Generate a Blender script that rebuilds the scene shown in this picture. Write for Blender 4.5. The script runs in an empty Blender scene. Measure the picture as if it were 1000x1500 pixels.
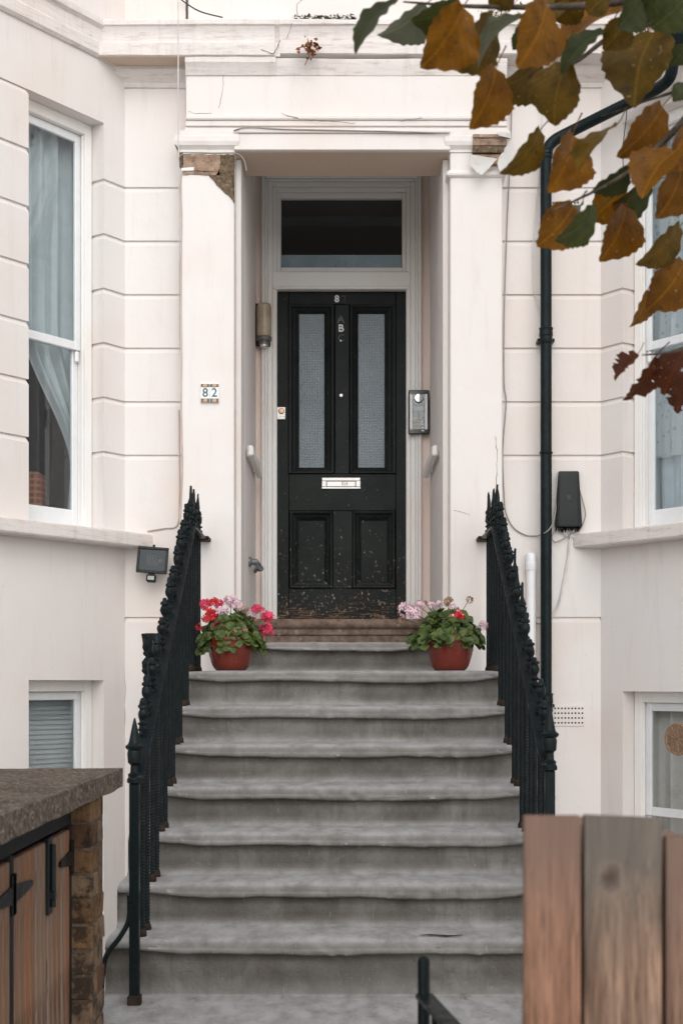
import bpy, bmesh, math, random
from mathutils import Vector, Matrix, noise, Euler

random.seed(7)
S = bpy.context.scene
COL = S.collection

# ------------------------------------------------------------------ camera, sky, sun, exposure
F = 2083.0            # focal length in pixels of the 1000 px wide photograph (50 mm on 24 mm)
EYE = 1.47            # eye height above the ground
CX, CY = 503.0, 1000.0

cam = bpy.data.cameras.new('camera')
cam.lens = 50; cam.sensor_width = 24; cam.sensor_height = 36; cam.sensor_fit = 'HORIZONTAL'
cam.shift_x = -0.003; cam.shift_y = 0.25
cam.clip_start = 0.05; cam.clip_end = 1000
cam.dof.use_dof = True; cam.dof.focus_distance = 7.6; cam.dof.aperture_fstop = 6.3
camo = bpy.data.objects.new('camera', cam); COL.objects.link(camo)
camo.location = (0, 0, EYE); camo.rotation_euler = (math.radians(90), 0, 0)
S.camera = camo

SUN_EL, SUN_AZ = math.radians(40), math.radians(170)   # azimuth clockwise from +Y
w = bpy.data.worlds.new('World'); S.world = w; w.use_nodes = True
nt = w.node_tree; bg = nt.nodes['Background']
sky = nt.nodes.new('ShaderNodeTexSky'); sky.sky_type = 'NISHITA'; sky.sun_disc = False
sky.sun_elevation = SUN_EL; sky.sun_rotation = SUN_AZ; sky.air_density = 1.0; sky.dust_density = 1.0; sky.ozone_density = 1.0
hs = nt.nodes.new('ShaderNodeHueSaturation'); hs.inputs['Saturation'].default_value = 0.12
nt.links.new(sky.outputs[0], hs.inputs['Color']); nt.links.new(hs.outputs[0], bg.inputs['Color'])
bg.inputs['Strength'].default_value = 0.15
sl = bpy.data.lights.new('sun', 'SUN'); sl.energy = .5; sl.angle = math.radians(60); sl.color = (1.0, .92, .82)
slo = bpy.data.objects.new('sun', sl); COL.objects.link(slo)
dsun = Vector((math.sin(SUN_AZ)*math.cos(SUN_EL), math.cos(SUN_AZ)*math.cos(SUN_EL), math.sin(SUN_EL)))
slo.rotation_euler = dsun.to_track_quat('Z', 'Y').to_euler(); slo.location = (3, -6, 12)
S.view_settings.view_transform = 'Standard'; S.view_settings.look = 'None'
S.view_settings.exposure = 0.77; S.view_settings.gamma = 1.0
S.cycles.max_bounces = 7; S.cycles.transparent_max_bounces = 12
S.cycles.use_denoising = True

# ------------------------------------------------------------------ helpers
def P(x, y, Z):
    """photo pixel + distance -> world point"""
    return Vector(((x-CX)*Z/F, Z, EYE+(CY-y)*Z/F))

def fin(o, parent=None, label=None, cat=None, group=None, kind=None):
    if parent is not None: o.parent = parent
    if label: o['label'] = label
    if cat: o['category'] = cat
    if group: o['group'] = group
    if kind: o['kind'] = kind
    return o

def thing(name, label, cat, loc=(0, 0, 0), group=None):
    o = bpy.data.objects.new(name, None); COL.objects.link(o); o.empty_display_size = .1
    o.location = loc
    return fin(o, None, label, cat, group)

def empty_part(name, parent):
    o = bpy.data.objects.new(name, None); COL.objects.link(o); o.empty_display_size = .05
    o.parent = parent
    return o

def loc_of(o):
    v = Vector((0, 0, 0))
    while o is not None:
        v += o.location; o = o.parent
    return v

def from_bm(name, bm, mat, parent=None, smooth=30, local=False, **kw):
    bmesh.ops.recalc_face_normals(bm, faces=bm.faces)
    me = bpy.data.meshes.new(name)
    if parent is not None and not local:
        bmesh.ops.translate(bm, verts=bm.verts, vec=-loc_of(parent))
    bm.to_mesh(me); bm.free()
    if smooth:
        me.shade_smooth(); me.set_sharp_from_angle(angle=math.radians(smooth))
    for m in (mat if isinstance(mat, (list, tuple)) else [mat]): me.materials.append(m)
    o = bpy.data.objects.new(name, me); COL.objects.link(o)
    return fin(o, parent, **kw)

def bm_box(bm, x0, x1, y0, y1, z0, z1, bevel=0.0, M=None, seg=1):
    r = bmesh.ops.create_cube(bm, size=1.0)
    vs = r['verts']
    for v in vs:
        v.co = Vector(((x0+x1)/2+v.co.x*(x1-x0), (y0+y1)/2+v.co.y*(y1-y0), (z0+z1)/2+v.co.z*(z1-z0)))
    if bevel:
        es = list({e for v in vs for e in v.link_edges})
        rr = bmesh.ops.bevel(bm, geom=es, offset=bevel, segments=seg, affect='EDGES', profile=.5)
        vs = list({v for f in rr['faces'] for v in f.verts} | {v for v in vs if v.is_valid})
    if M is not None:
        bmesh.ops.transform(bm, matrix=M, verts=[v for v in vs if v.is_valid])
    return vs

def box(name, x0, x1, y0, y1, z0, z1, mat, parent=None, bevel=.003, M=None, **kw):
    bm = bmesh.new(); bm_box(bm, min(x0, x1), max(x0, x1), min(y0, y1), max(y0, y1), min(z0, z1), max(z0, z1), bevel, M)
    return from_bm(name, bm, mat, parent, **kw)

def bm_lathe(bm, prof, seg=20, M=Matrix(), sx=1, sy=1, flute=None):
    rings = []
    for (r, z) in prof:
        ring = []
        for i in range(seg):
            a = 2*math.pi*i/seg
            rr = r*(1+(flute[0]*math.cos(flute[1]*a) if flute else 0))
            ring.append(bm.verts.new(M @ Vector((rr*math.cos(a)*sx, rr*math.sin(a)*sy, z))))
        rings.append(ring)
    for a, b in zip(rings, rings[1:]):
        for i in range(seg):
            j = (i+1) % seg
            bm.faces.new((a[i], a[j], b[j], b[i]))
    bm.faces.new(rings[0][::-1]); bm.faces.new(rings[-1])

def frame_at(t):
    t = t.normalized()
    up = Vector((0, 0, 1)) if abs(t.z) < .95 else Vector((1, 0, 0))
    a = t.cross(up).normalized(); b = a.cross(t).normalized()
    return a, b

def bm_tube(bm, pts, rad, seg=8, sx=1.0, sy=1.0):
    pts = [Vector(p) for p in pts]
    rads = rad if isinstance(rad, (list, tuple)) else [rad]*len(pts)
    rings = []; pa = None
    for i, p in enumerate(pts):
        t = (pts[min(i+1, len(pts)-1)]-pts[max(i-1, 0)])
        a, b = frame_at(t)
        if pa is not None:
            a = (pa - t.normalized()*pa.dot(t.normalized())).normalized(); b = a.cross(t.normalized()).normalized()
        pa = a
        rings.append([bm.verts.new(p+(a*math.cos(2*math.pi*k/seg)*sx+b*math.sin(2*math.pi*k/seg)*sy)*rads[i]) for k in range(seg)])
    for A, B in zip(rings, rings[1:]):
        for k in range(seg):
            j = (k+1) % seg
            bm.faces.new((A[k], A[j], B[j], B[k]))
    bm.faces.new(rings[0]); bm.faces.new(rings[-1][::-1])

def smooth_path(pts, n=8):
    pts = [Vector(p) for p in pts]
    out = []
    for i in range(len(pts)-1):
        p0 = pts[max(i-1, 0)]; p1 = pts[i]; p2 = pts[i+1]; p3 = pts[min(i+2, len(pts)-1)]
        for k in range(n):
            t = k/n
            out.append(.5*((2*p1)+(p2-p0)*t+(2*p0-5*p1+4*p2-p3)*t*t+(3*p1-p0-3*p2+p3)*t**3))
    out.append(pts[-1])
    return out

def tube(name, pts, rad, mat, parent=None, seg=8, n=6, sx=1, sy=1, **kw):
    bm = bmesh.new(); bm_tube(bm, smooth_path(pts, n) if n > 1 else pts, rad, seg, sx, sy)
    return from_bm(name, bm, mat, parent, smooth=60, **kw)

def bm_sweep(bm, prof, path, cap=True, jitter=0):
    """closed profile [(outward offset, z)] along plan path [(x, y)]; outward = ccw of the direction"""
    path = [Vector(p) for p in path]
    n = []
    for a, b in zip(path, path[1:]):
        d = (b-a).normalized(); n.append(Vector((-d.y, d.x)))
    mit = []
    for i in range(len(path)):
        if i == 0: mit.append(n[0])
        elif i == len(path)-1: mit.append(n[-1])
        else: mit.append((n[i-1]+n[i])/(1+n[i-1].dot(n[i])))
    rings = [[bm.verts.new((p.x+m.x*o, p.y+m.y*o, z)) for (o, z) in prof] for p, m in zip(path, mit)]
    k = len(prof)
    for A, B in zip(rings, rings[1:]):
        for i in range(k):
            j = (i+1) % k
            bm.faces.new((A[i], A[j], B[j], B[i]))
    if cap:
        bm.faces.new(rings[0]); bm.faces.new(rings[-1][::-1])

def sweep(name, prof, path, mat, parent=None, smooth=9, mirror=False, **kw):
    bm = bmesh.new(); bm_sweep(bm, prof, path)
    if mirror:
        for v in bm.verts: v.co.x *= -1
    return from_bm(name, bm, mat, parent, smooth=smooth, **kw)

def prism_xz(bm, pts, y0, y1):
    a = [bm.verts.new((x, y0, z)) for x, z in pts]; b = [bm.verts.new((x, y1, z)) for x, z in pts]
    bm.faces.new(a); bm.faces.new(b[::-1])
    for i in range(len(pts)):
        j = (i+1) % len(pts); bm.faces.new((a[i], b[i], b[j], a[j]))

def text_mesh(name, body, size, mat, parent, center, depth=.002, rotx=90, shear=0, bold=0, outline=False, **kw):
    cu = bpy.data.curves.new(name, 'FONT'); cu.body = body; cu.size = size
    cu.align_x = 'CENTER'; cu.align_y = 'CENTER'; cu.extrude = depth; cu.offset = bold; cu.resolution_u = 4
    if outline:
        cu.fill_mode = 'NONE'; cu.extrude = 0; cu.bevel_depth = .0012; cu.bevel_resolution = 0
    o = bpy.data.objects.new(name, cu); COL.objects.link(o)
    dg = bpy.context.evaluated_depsgraph_get()
    me = bpy.data.meshes.new_from_object(o.evaluated_get(dg)); me.name = name
    bpy.data.objects.remove(o)
    me.transform(Matrix.Rotation(math.radians(rotx), 4, 'X'))
    me.materials.clear(); me.materials.append(mat)
    ob = bpy.data.objects.new(name, me); COL.objects.link(ob)
    ob.location = Vector(center)-(loc_of(parent) if parent else Vector())
    return fin(ob, parent, **kw)

# ------------------------------------------------------------------ materials
class N:
    def __init__(s, name, rough=.7, spec=.3):
        m = bpy.data.materials.new(name); m.use_nodes = True
        s.m = m; s.t = m.node_tree; s.b = s.t.nodes['Principled BSDF']
        s.b.inputs['Roughness'].default_value = rough
        s.b.inputs['Specular IOR Level'].default_value = spec
    def new(s, ty, **kw):
        n = s.t.nodes.new(ty)
        for k, v in kw.items(): setattr(n, k, v)
        return n
    def link(s, a, b): s.t.links.new(a, b)
    def coord(s, scale=(1, 1, 1), kind='Object', loc=(0, 0, 0)):
        tc = s.new('ShaderNodeTexCoord'); mp = s.new('ShaderNodeMapping')
        mp.inputs['Scale'].default_value = scale; mp.inputs['Location'].default_value = loc
        if kind == 'World':
            g = s.new('ShaderNodeNewGeometry'); s.link(g.outputs['Position'], mp.inputs['Vector'])
        else: s.link(tc.outputs[kind], mp.inputs['Vector'])
        return mp.outputs['Vector']
    def noise(s, vec, scale, detail=4, rough=.6, dist=0):
        n = s.new('ShaderNodeTexNoise'); s.link(vec, n.inputs['Vector'])
        n.inputs['Scale'].default_value = scale; n.inputs['Detail'].default_value = detail
        n.inputs['Roughness'].default_value = rough; n.inputs['Distortion'].default_value = dist
        return n.outputs['Fac']
    def ramp(s, fac, stops, interp='LINEAR'):
        r = s.new('ShaderNodeValToRGB'); s.link(fac, r.inputs['Fac']); cr = r.color_ramp; cr.interpolation = interp
        while len(cr.elements) < len(stops): cr.elements.new(.5)
        for e, (p, c) in zip(cr.elements, stops):
            e.position = p; e.color = (*c, 1) if isinstance(c, (tuple, list)) else (c, c, c, 1)
        return r.outputs['Color']
    def mix(s, fac, a, b, mode='MIX'):
        n = s.new('ShaderNodeMix', data_type='RGBA', blend_type=mode)
        for sock, v in ((n.inputs[0], fac), (n.inputs[6], a), (n.inputs[7], b)):
            if hasattr(v, 'links'): s.link(v, sock)
            elif isinstance(v, (tuple, list)): sock.default_value = (*v, 1)
            else: sock.default_value = v
        return n.outputs[2]
    def math(s, op, a, b=0.0, clamp=False):
        n = s.new('ShaderNodeMath', operation=op, use_clamp=clamp)
        for sock, v in ((n.inputs[0], a), (n.inputs[1], b)):
            if hasattr(v, 'links'): s.link(v, sock)
            else: sock.default_value = v
        return n.outputs[0]
    def bump(s, h, strength=.3, dist=.01, prev=None):
        n = s.new('ShaderNodeBump'); n.inputs['Strength'].default_value = strength; n.inputs['Distance'].default_value = dist
        s.link(h, n.inputs['Height'])
        if prev is not None: s.link(prev, n.inputs['Normal'])
        return n.outputs['Normal']
    def col(s, c):
        if hasattr(c, 'links'): s.link(c, s.b.inputs['Base Color'])
        else: s.b.inputs['Base Color'].default_value = (*c, 1)
    def nrm(s, n): s.link(n, s.b.inputs['Normal'])

def m_stucco(name, base, dirt=.5, tint=(.45, .36, .29), grime=0):
    n = N(name, .62, .25); v = n.coord(kind='World')
    big = n.noise(v, 1.3, 3, .55)
    c = n.ramp(big, [(.36, (base[0]*.985, base[1]*.945, base[2]*.915)), (.50, base), (.64, (base[0], base[1]*1.015, base[2]*1.025))])
    c = n.mix(n.ramp(n.noise(v, .55, 2, .5), [(.48, 0), (.52, .35)]), c, (base[0]*.99, base[1]*.955, base[2]*.93))
    vs = n.coord((6, 6, .7), 'World')
    st = n.noise(vs, 2.2, 6, .68, .4)
    c = n.mix(n.ramp(st, [(.55, 0), (.86, dirt*.55)]), c, tint)
    sp = n.noise(v, 26, 5, .7)
    c = n.mix(n.ramp(sp, [(.66, 0), (.80, dirt*.8)]), c, (.42, .34, .28))
    if grime:
        gv = n.coord((3.2, 3.2, 26), 'World')
        c = n.mix(n.ramp(n.noise(gv, 2.4, 7, .72, .5), [(.50, 0), (.60, grime*.45), (.70, grime)]), c, (.24, .165, .11))
        c = n.mix(n.ramp(n.noise(n.coord((16, 16, 2.2), 'World'), 1.6, 6, .7), [(.52, 0), (.74, grime*.5)]), c, (.40, .37, .34))
    n.col(c)
    b1 = n.bump(n.noise(v, 9, 6, .6), .28, .012)
    n.nrm(n.bump(n.noise(v, 160, 3, .6), .12, .003, b1))
    return n.m

def m_iron(name, c=(.0045, .0075, .0085), rough=.36, rust=.25):
    n = N(name, rough, .14); v = n.coord(kind='World')
    r = n.noise(v, 22, 6, .7)
    k = n.ramp(r, [(.30, tuple(x*1.9 for x in c)), (.6, c)])
    k = n.mix(n.ramp(n.noise(v, 45, 5, .75), [(.63, 0), (.70, rust)]), k, (.10, .045, .022))
    n.col(k); n.nrm(n.bump(n.noise(v, 60, 5, .65), .35, .004))
    n.link(n.ramp(r, [(.3, rough-.1), (.7, rough+.2)]), n.b.inputs['Roughness'])
    return n.m

def m_plain(name, c, rough=.5, spec=.4, var=.12, scale=14, bump=.08, metal=0):
    n = N(name, rough, spec); v = n.coord(kind='World')
    f = n.noise(v, scale, 5, .6)
    n.col(n.ramp(f, [(.3, tuple(x*(1-var) for x in c)), (.7, tuple(min(1, x*(1+var)) for x in c))]))
    n.b.inputs['Metallic'].default_value = metal
    if bump: n.nrm(n.bump(n.noise(v, scale*6, 4, .6), bump, .003))
    return n.m

def m_glass(name, tint=(.95, .975, .98), base=.06):
    n = N(name); t = n.t
    g = n.new('ShaderNodeBsdfGlossy'); g.inputs['Roughness'].default_value = .02; g.inputs['Color'].default_value = (.9, .95, 1, 1)
    tr = n.new('ShaderNodeBsdfTransparent'); tr.inputs['Color'].default_value = (*tint, 1)
    fr = n.new('ShaderNodeLayerWeight'); fr.inputs['Blend'].default_value = .5
    f2 = n.math('ADD', n.math('MULTIPLY', n.math('POWER', fr.outputs['Facing'], 4.0), .9), base, True)
    v = n.coord(kind='World')
    bn = n.bump(n.noise(v, 3.0, 2, .5), .05, .02)
    n.link(bn, g.inputs['Normal'])
    mx = n.new('ShaderNodeMixShader'); n.link(f2, mx.inputs[0]); n.link(tr.outputs[0], mx.inputs[1]); n.link(g.outputs[0], mx.inputs[2])
    t.links.new(mx.outputs[0], t.nodes['Material Output'].inputs['Surface'])
    return n.m

STUCCO = m_stucco('stucco_cream', (.755, .715, .692), .5)
CORN = m_stucco('stucco_weathered', (.735, .69, .665), 1.0, grime=.42)
REVEAL = m_stucco('stucco_pink', (.78, .66, .60), .6)
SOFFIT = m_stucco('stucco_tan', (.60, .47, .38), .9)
LOBBY = m_stucco('stucco_grey', (.80, .755, .735), .3)
WHITE = m_stucco('white_paint', (.84, .83, .81), .5, (.5, .45, .40))
WHITE.node_tree.nodes['Principled BSDF'].inputs['Roughness'].default_value = .42
CLEANW = m_plain('white_gloss', (.80, .81, .82), .3, .45, .04)
IRON = m_iron('black_iron', rough=.30)
IRONR = m_iron('rusty_iron', (.022, .014, .010), .6, .8)
PIPE = m_iron('black_pipe_paint', (.005, .0095, .0105), .24, .12)
BLACKP = m_plain('black_plastic', (.007, .010, .011), .42, .3, .25)
DARK = m_plain('dark_void', (.01, .01, .011), .9, .1)
GLASS = m_glass('window_glass')
STONE = None

def m_steps():
    n = N('asphalt_coating', .55, .35); v = n.coord(kind='World')
    big = n.noise(v, 2.6, 6, .65, .6)
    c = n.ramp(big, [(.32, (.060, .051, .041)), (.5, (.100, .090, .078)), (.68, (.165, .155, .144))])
    vs = n.coord((9, 3, 1.2), 'World')
    c = n.mix(n.ramp(n.noise(vs, 2, 6, .7), [(.50, 0), (.66, .45)]), c, (.050, .042, .032))
    c = n.mix(n.ramp(n.noise(v, 55, 4, .7), [(.62, 0), (.70, .6)]), c, (.05, .04, .03))
    c = n.mix(n.ramp(n.noise(v, 38, 5, .75), [(.64, 0), (.72, .5)]), c, (.30, .295, .29))
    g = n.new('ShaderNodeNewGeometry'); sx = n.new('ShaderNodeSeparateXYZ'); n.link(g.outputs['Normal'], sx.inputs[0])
    # top light painted in: upper faces paler, with patchy foot scuffs; uprights kept dark
    toplit_wear = n.math('MULTIPLY', n.math('POWER', n.math('MAXIMUM', sx.outputs['Z'], 0.0), 2.0), n.ramp(n.noise(n.coord((1, .45, 1), 'World'), 13, 6, .7), [(.34, .45), (.60, .95)]))
    c = n.mix(toplit_wear, c, (.40, .395, .39))
    c = n.mix(n.ramp(n.noise(n.coord((3, 3, 30), 'World'), 2.5, 6, .75, .8), [(.60, 0), (.66, .45)]), c, (.04, .034, .028))
    c = n.mix(n.ramp(n.noise(n.coord((40, 9, 5), 'World'), 2.0, 6, .75), [(.63, 0), (.68, .5)]), c, (.33, .325, .315))
    n.col(c)
    b = n.bump(n.noise(v, 11, 6, .65), .6, .012)
    n.nrm(n.bump(n.noise(v, 130, 4, .65), .25, .003, b))
    n.link(n.ramp(n.noise(v, 12, 4, .6), [(.3, .42), (.7, .72)]), n.b.inputs['Roughness'])
    return n.m
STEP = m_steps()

def m_ground():
    n = N('paving', .85, .2); v = n.coord(kind='World')
    c = n.ramp(n.noise(v, 3, 6, .65), [(.3, (.40, .39, .37)), (.7, (.54, .525, .50))])
    n.col(c); n.nrm(n.bump(n.noise(v, 40, 5, .65), .4, .006)); return n.m
GROUND = m_ground()

def m_door():
    n = N('worn_black_door_paint', .45, .16); v = n.coord(kind='World')
    c = n.ramp(n.noise(v, 5, 5, .65), [(.3, (.005, .008, .0075)), (.72, (.016, .021, .019))])
    gv = n.coord((7, 7, 60), 'World')
    vv = n.coord((60, 7, 7), 'World')
    sx = n.new('ShaderNodeSeparateXYZ'); g = n.new('ShaderNodeNewGeometry'); n.link(g.outputs['Position'], sx.inputs[0])
    low = n.new('ShaderNodeMapRange'); n.link(sx.outputs['Z'], low.inputs[0])
    low.inputs[1].default_value = EYE+1.3; low.inputs[2].default_value = EYE+.42; low.inputs[3].default_value = 0; low.inputs[4].default_value = .09
    nz = n.math('ADD', n.noise(n.coord((18, 18, 14), 'World'), 3, 6, .72), low.outputs[0])
    c = n.mix(n.ramp(nz, [(.672, 0), (.70, 1)]), c, n.ramp(n.noise(v, 30, 3), [(.40, (.20, .09, .04)), (.60, (.36, .33, .29))]))
    low2 = n.new('ShaderNodeMapRange'); n.link(sx.outputs['Z'], low2.inputs[0])
    low2.inputs[1].default_value = EYE+.62; low2.inputs[2].default_value = EYE+.40; low2.inputs[3].default_value = 0; low2.inputs[4].default_value = .14
    nz2 = n.math('ADD', n.noise(n.coord((5, 5, 55), 'World'), 3, 5, .7), low2.outputs[0])
    c = n.mix(n.ramp(nz2, [(.66, 0), (.72, .9)]), c, (.22, .12, .065))
    n.col(c)
    b = n.bump(n.noise(n.coord((6, 6, 50), 'World'), 3, 5, .6), .25, .004)
    n.nrm(n.bump(n.noise(v, 90, 4, .6), .2, .002, b))
    return n.m
DOORP = m_door()

def m_doorglass():
    n = N('patterned_glass', .10, .6); v = n.coord((1, 1, 1), 'World')
    n.col(n.ramp(n.noise(v, 4, 3), [(.3, (.15, .19, .22)), (.7, (.22, .27, .31))]))
    w1 = n.new('ShaderNodeTexWave', wave_type='BANDS', bands_direction='X'); w1.inputs['Scale'].default_value = 30; n.link(v, w1.inputs[0])
    w2 = n.new('ShaderNodeTexWave', wave_type='BANDS', bands_direction='Z'); w2.inputs['Scale'].default_value = 30; n.link(v, w2.inputs[0])
    w1.inputs['Distortion'].default_value = .6; w2.inputs['Distortion'].default_value = .6
    h = n.math('MULTIPLY', w1.outputs['Fac'], w2.outputs['Fac'])
    n.col(n.mix(n.math('MULTIPLY', h, .5), n.ramp(n.noise(v, 4, 3), [(.3, (.12, .16, .185)), (.7, (.18, .23, .265))]), (.27, .32, .36)))
    n.nrm(n.bump(h, .55, .004)); n.b.inputs['IOR'].default_value = 1.6
    return n.m
DGLASS = m_doorglass()

def m_wood(name, c1, c2, grey=None, top=None, knot=None, scale=1.0, axis='Z'):
    n = N(name, .75, .2)
    sc = {'Z': (14*scale, 14*scale, .9*scale), 'X': (.9*scale, 14*scale, 14*scale)}[axis]
    v = n.coord(sc); vo = n.coord()
    base = v
    if knot:
        d = n.new('ShaderNodeVectorMath', operation='SUBTRACT'); n.link(vo, d.inputs[0]); d.inputs[1].default_value = knot
        fl = n.new('ShaderNodeVectorMath', operation='MULTIPLY'); n.link(d.outputs[0], fl.inputs[0]); fl.inputs[1].default_value = (1, 0, .8)
        ln = n.new('ShaderNodeVectorMath', operation='LENGTH'); n.link(fl.outputs[0], ln.inputs[0])
        kd = n.math('ADD', ln.outputs['Value'], n.math('MULTIPLY', n.math('SUBTRACT', n.noise(vo, 38, 4, .65), .5), .022))
        inf = n.math('DIVIDE', .0022, n.math('ADD', kd, .004))
        off = n.new('ShaderNodeVectorMath', operation='SCALE'); n.link(d.outputs[0], off.inputs[0]); n.link(n.math('MULTIPLY', inf, 60), off.inputs['Scale'])
        ad = n.new('ShaderNodeVectorMath', operation='ADD'); n.link(v, ad.inputs[0]); n.link(off.outputs[0], ad.inputs[1]); base = ad.outputs[0]
    f = n.noise(base, 2.2, 6, .62, .5)
    c = n.ramp(f, [(.38, c1), (.62, c2)])
    fine = n.noise(base, 9, 5, .7)
    c = n.mix(n.ramp(fine, [(.48, 0), (.64, .75)]), c, tuple(x*.42 for x in c1))
    c = n.mix(n.ramp(n.noise(vo, 9, 4, .6), [(.48, 0), (.75, .35)]), c, grey or tuple(x*.8 for x in c2))
    if top is not None:
        sx = n.new('ShaderNodeSeparateXYZ'); n.link(vo, sx.inputs[0])
        mr = n.new('ShaderNodeMapRange'); n.link(n.math('ADD', sx.outputs['Z'], n.math('MULTIPLY', n.noise(base, 3, 4), .10)), mr.inputs[0])
        mr.inputs[1].default_value = top-.10; mr.inputs[2].default_value = top+.05
        c = n.mix(n.math('MULTIPLY', mr.outputs[0], .8), c, grey)
    if knot:
        c = n.mix(n.ramp(kd, [(.0, .9), (.006, .75), (.011, .3), (.018, 0)]), c, (.05, .032, .024))
        c = n.mix(n.ramp(kd, [(.013, 0), (.016, .10), (.020, 0)]), c, (.42, .34, .29))
    n.col(c); n.nrm(n.bump(f, .35, .004, n.bump(fine, .2, .002)))
    return n.m

def m_concrete(name, a, b, c3, sc=30):
    n = N(name, .9, .15); v = n.coord(kind='World')
    c = n.ramp(n.noise(v, sc, 6, .75), [(.36, a), (.52, b), (.66, c3)])
    c = n.mix(n.ramp(n.noise(v, 7, 5, .7), [(.5, 0), (.75, .7)]), c, tuple(x*.45 for x in a))
    c = n.mix(n.ramp(n.noise(v, 50, 2, .5), [(.70, 0), (.76, .7)]), c, (.30, .15, .09))
    vo = n.new('ShaderNodeTexVoronoi'); vo.inputs['Scale'].default_value = sc*1.5; n.link(v, vo.inputs['Vector'])
    c = n.mix(n.ramp(vo.outputs['Distance'], [(.14, .95), (.40, 0)]), c, n.ramp(vo.outputs['Color'], [(.35, tuple(x*.6 for x in b)), (.75, tuple(min(1, x*1.25) for x in c3))]))
    n.col(c); n.nrm(n.bump(vo.outputs['Distance'], .5, .006, n.bump(n.noise(v, sc*.6, 6, .75), .8, .012))); return n.m

def m_leaf(name, a, b, spots=True):
    n = N(name, .48, .35); oi = n.new('ShaderNodeObjectInfo'); v = n.coord((1, 1, 1))
    # offset the pattern for every leaf
    ad = n.new('ShaderNodeVectorMath', operation='ADD'); n.link(v, ad.inputs[0])
    cb = n.new('ShaderNodeCombineXYZ'); n.link(n.math('MULTIPLY', oi.outputs['Random'], 37), cb.inputs[0]); n.link(cb.outputs[0], ad.inputs[1])
    f = n.noise(ad.outputs[0], 22, 5, .65)
    c = n.ramp(f, [(.32, a), (.66, b)])
    c = n.mix(n.math('MULTIPLY', oi.outputs['Random'], .45), c, tuple(x*.6 for x in a))
    sx = n.new('ShaderNodeSeparateXYZ'); n.link(v, sx.inputs[0])
    vn = n.math('ABSOLUTE', sx.outputs['X'])
    c = n.mix(n.ramp(vn, [(.0, .45), (.0010, .3), (.0020, 0)]), c, tuple(min(1, x*1.5) for x in b))
    wv = n.math('SUBTRACT', sx.outputs['Y'], n.math('MULTIPLY', vn, .9))
    sn = n.math('SINE', n.math('MULTIPLY', wv, 480))
    c = n.mix(n.math('MULTIPLY', n.math('GREATER_THAN', sn, .93), .22), c, tuple(x*.45 for x in a))
    if spots:
        c = n.mix(n.ramp(n.noise(ad.outputs[0], 130, 2, .5), [(.70, 0), (.74, .7)]), c, (.40, .29, .11))
        c = n.mix(n.ramp(n.noise(ad.outputs[0], 48, 3, .6), [(.62, 0), (.72, .75)]), c, (.045, .026, .010))
    n.col(c); n.nrm(n.bump(n.noise(ad.outputs[0], 70, 4, .6), .5, .003, n.bump(sn, .10, .002)))
    tl = n.new('ShaderNodeBsdfTranslucent'); n.link(c, tl.inputs['Color'])
    mx = n.new('ShaderNodeMixShader'); mx.inputs[0].default_value = .5
    n.link(n.b.outputs[0], mx.inputs[1]); n.link(tl.outputs[0], mx.inputs[2])
    n.link(mx.outputs[0], n.t.nodes['Material Output'].inputs['Surface'])
    return n.m

def m_fabric(name, c, rough=.9, sc=1.0, trans=0):
    n = N(name, rough, .1); v = n.coord(kind='World')
    n.col(n.ramp(n.noise(v, 20*sc, 4, .6), [(.3, tuple(x*.9 for x in c)), (.7, c)]))
    n.nrm(n.bump(n.noise(v, 300, 2, .5), .15, .001))
    return n.m

# ------------------------------------------------------------------ ground
g = bmesh.new()
for q in ((-300, -300), (300, -300), (300, 300), (-300, 300)): g.verts.new((q[0], q[1], 0))
g.faces.new(g.verts)
from_bm('ground', g, GROUND, None, smooth=0, kind='structure', label='grey paved ground of the front yard', cat='ground')

# ------------------------------------------------------------------ house
YW = 7.8          # plain wall plane
YP = 7.65         # pilaster and portico plane
YL = 8.02         # back of the portico beam
YD = 9.05         # wall with the front door
house = thing('terraced_house', 'cream stuccoed terraced house with recessed black door between two bays', 'house', (0, YW, 0))
Hh = lambda h: EYE+h
CANT = Vector((1, 1.4)).normalized()     # plan direction of the canted bay (outwards, toward the street)
class Bay:
    def __init__(s, sgn, x0): s.s = sgn; s.x0 = x0
    # everything is laid out on the left (x < 0) and mirrored for the right
    def pt(s, t, d=0.0):     # t metres sideways along the cant, d metres into the room
        return (-(s.x0+t)-.8137*d, YW-1.4*t+.5812*d)
TW0, TW1, TEND = .094, .403, .53
HEAD, SILLT, SILLB = 3.02, .803, .738
COURSES = [SILLT, 1.247, 1.541, 1.835, 2.129, 2.423, 2.717, HEAD]

def rust_prof(h0, h1, groove_top=True, groove_bot=True, back=-.17):
    z0, z1 = Hh(h0), Hh(h1)
    p = [(back, z0), (-.012 if groove_bot else 0, z0)]
    if groove_bot: p += [(-.012, z0+.003), (0, z0+.004)]
    if groove_top: p += [(0, z1-.026), (-.008, z1-.008), (-.012, z1-.0005)]
    else: p += [(0, z1)]
    p += [(back, p[-1][1])]
    return p

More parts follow.
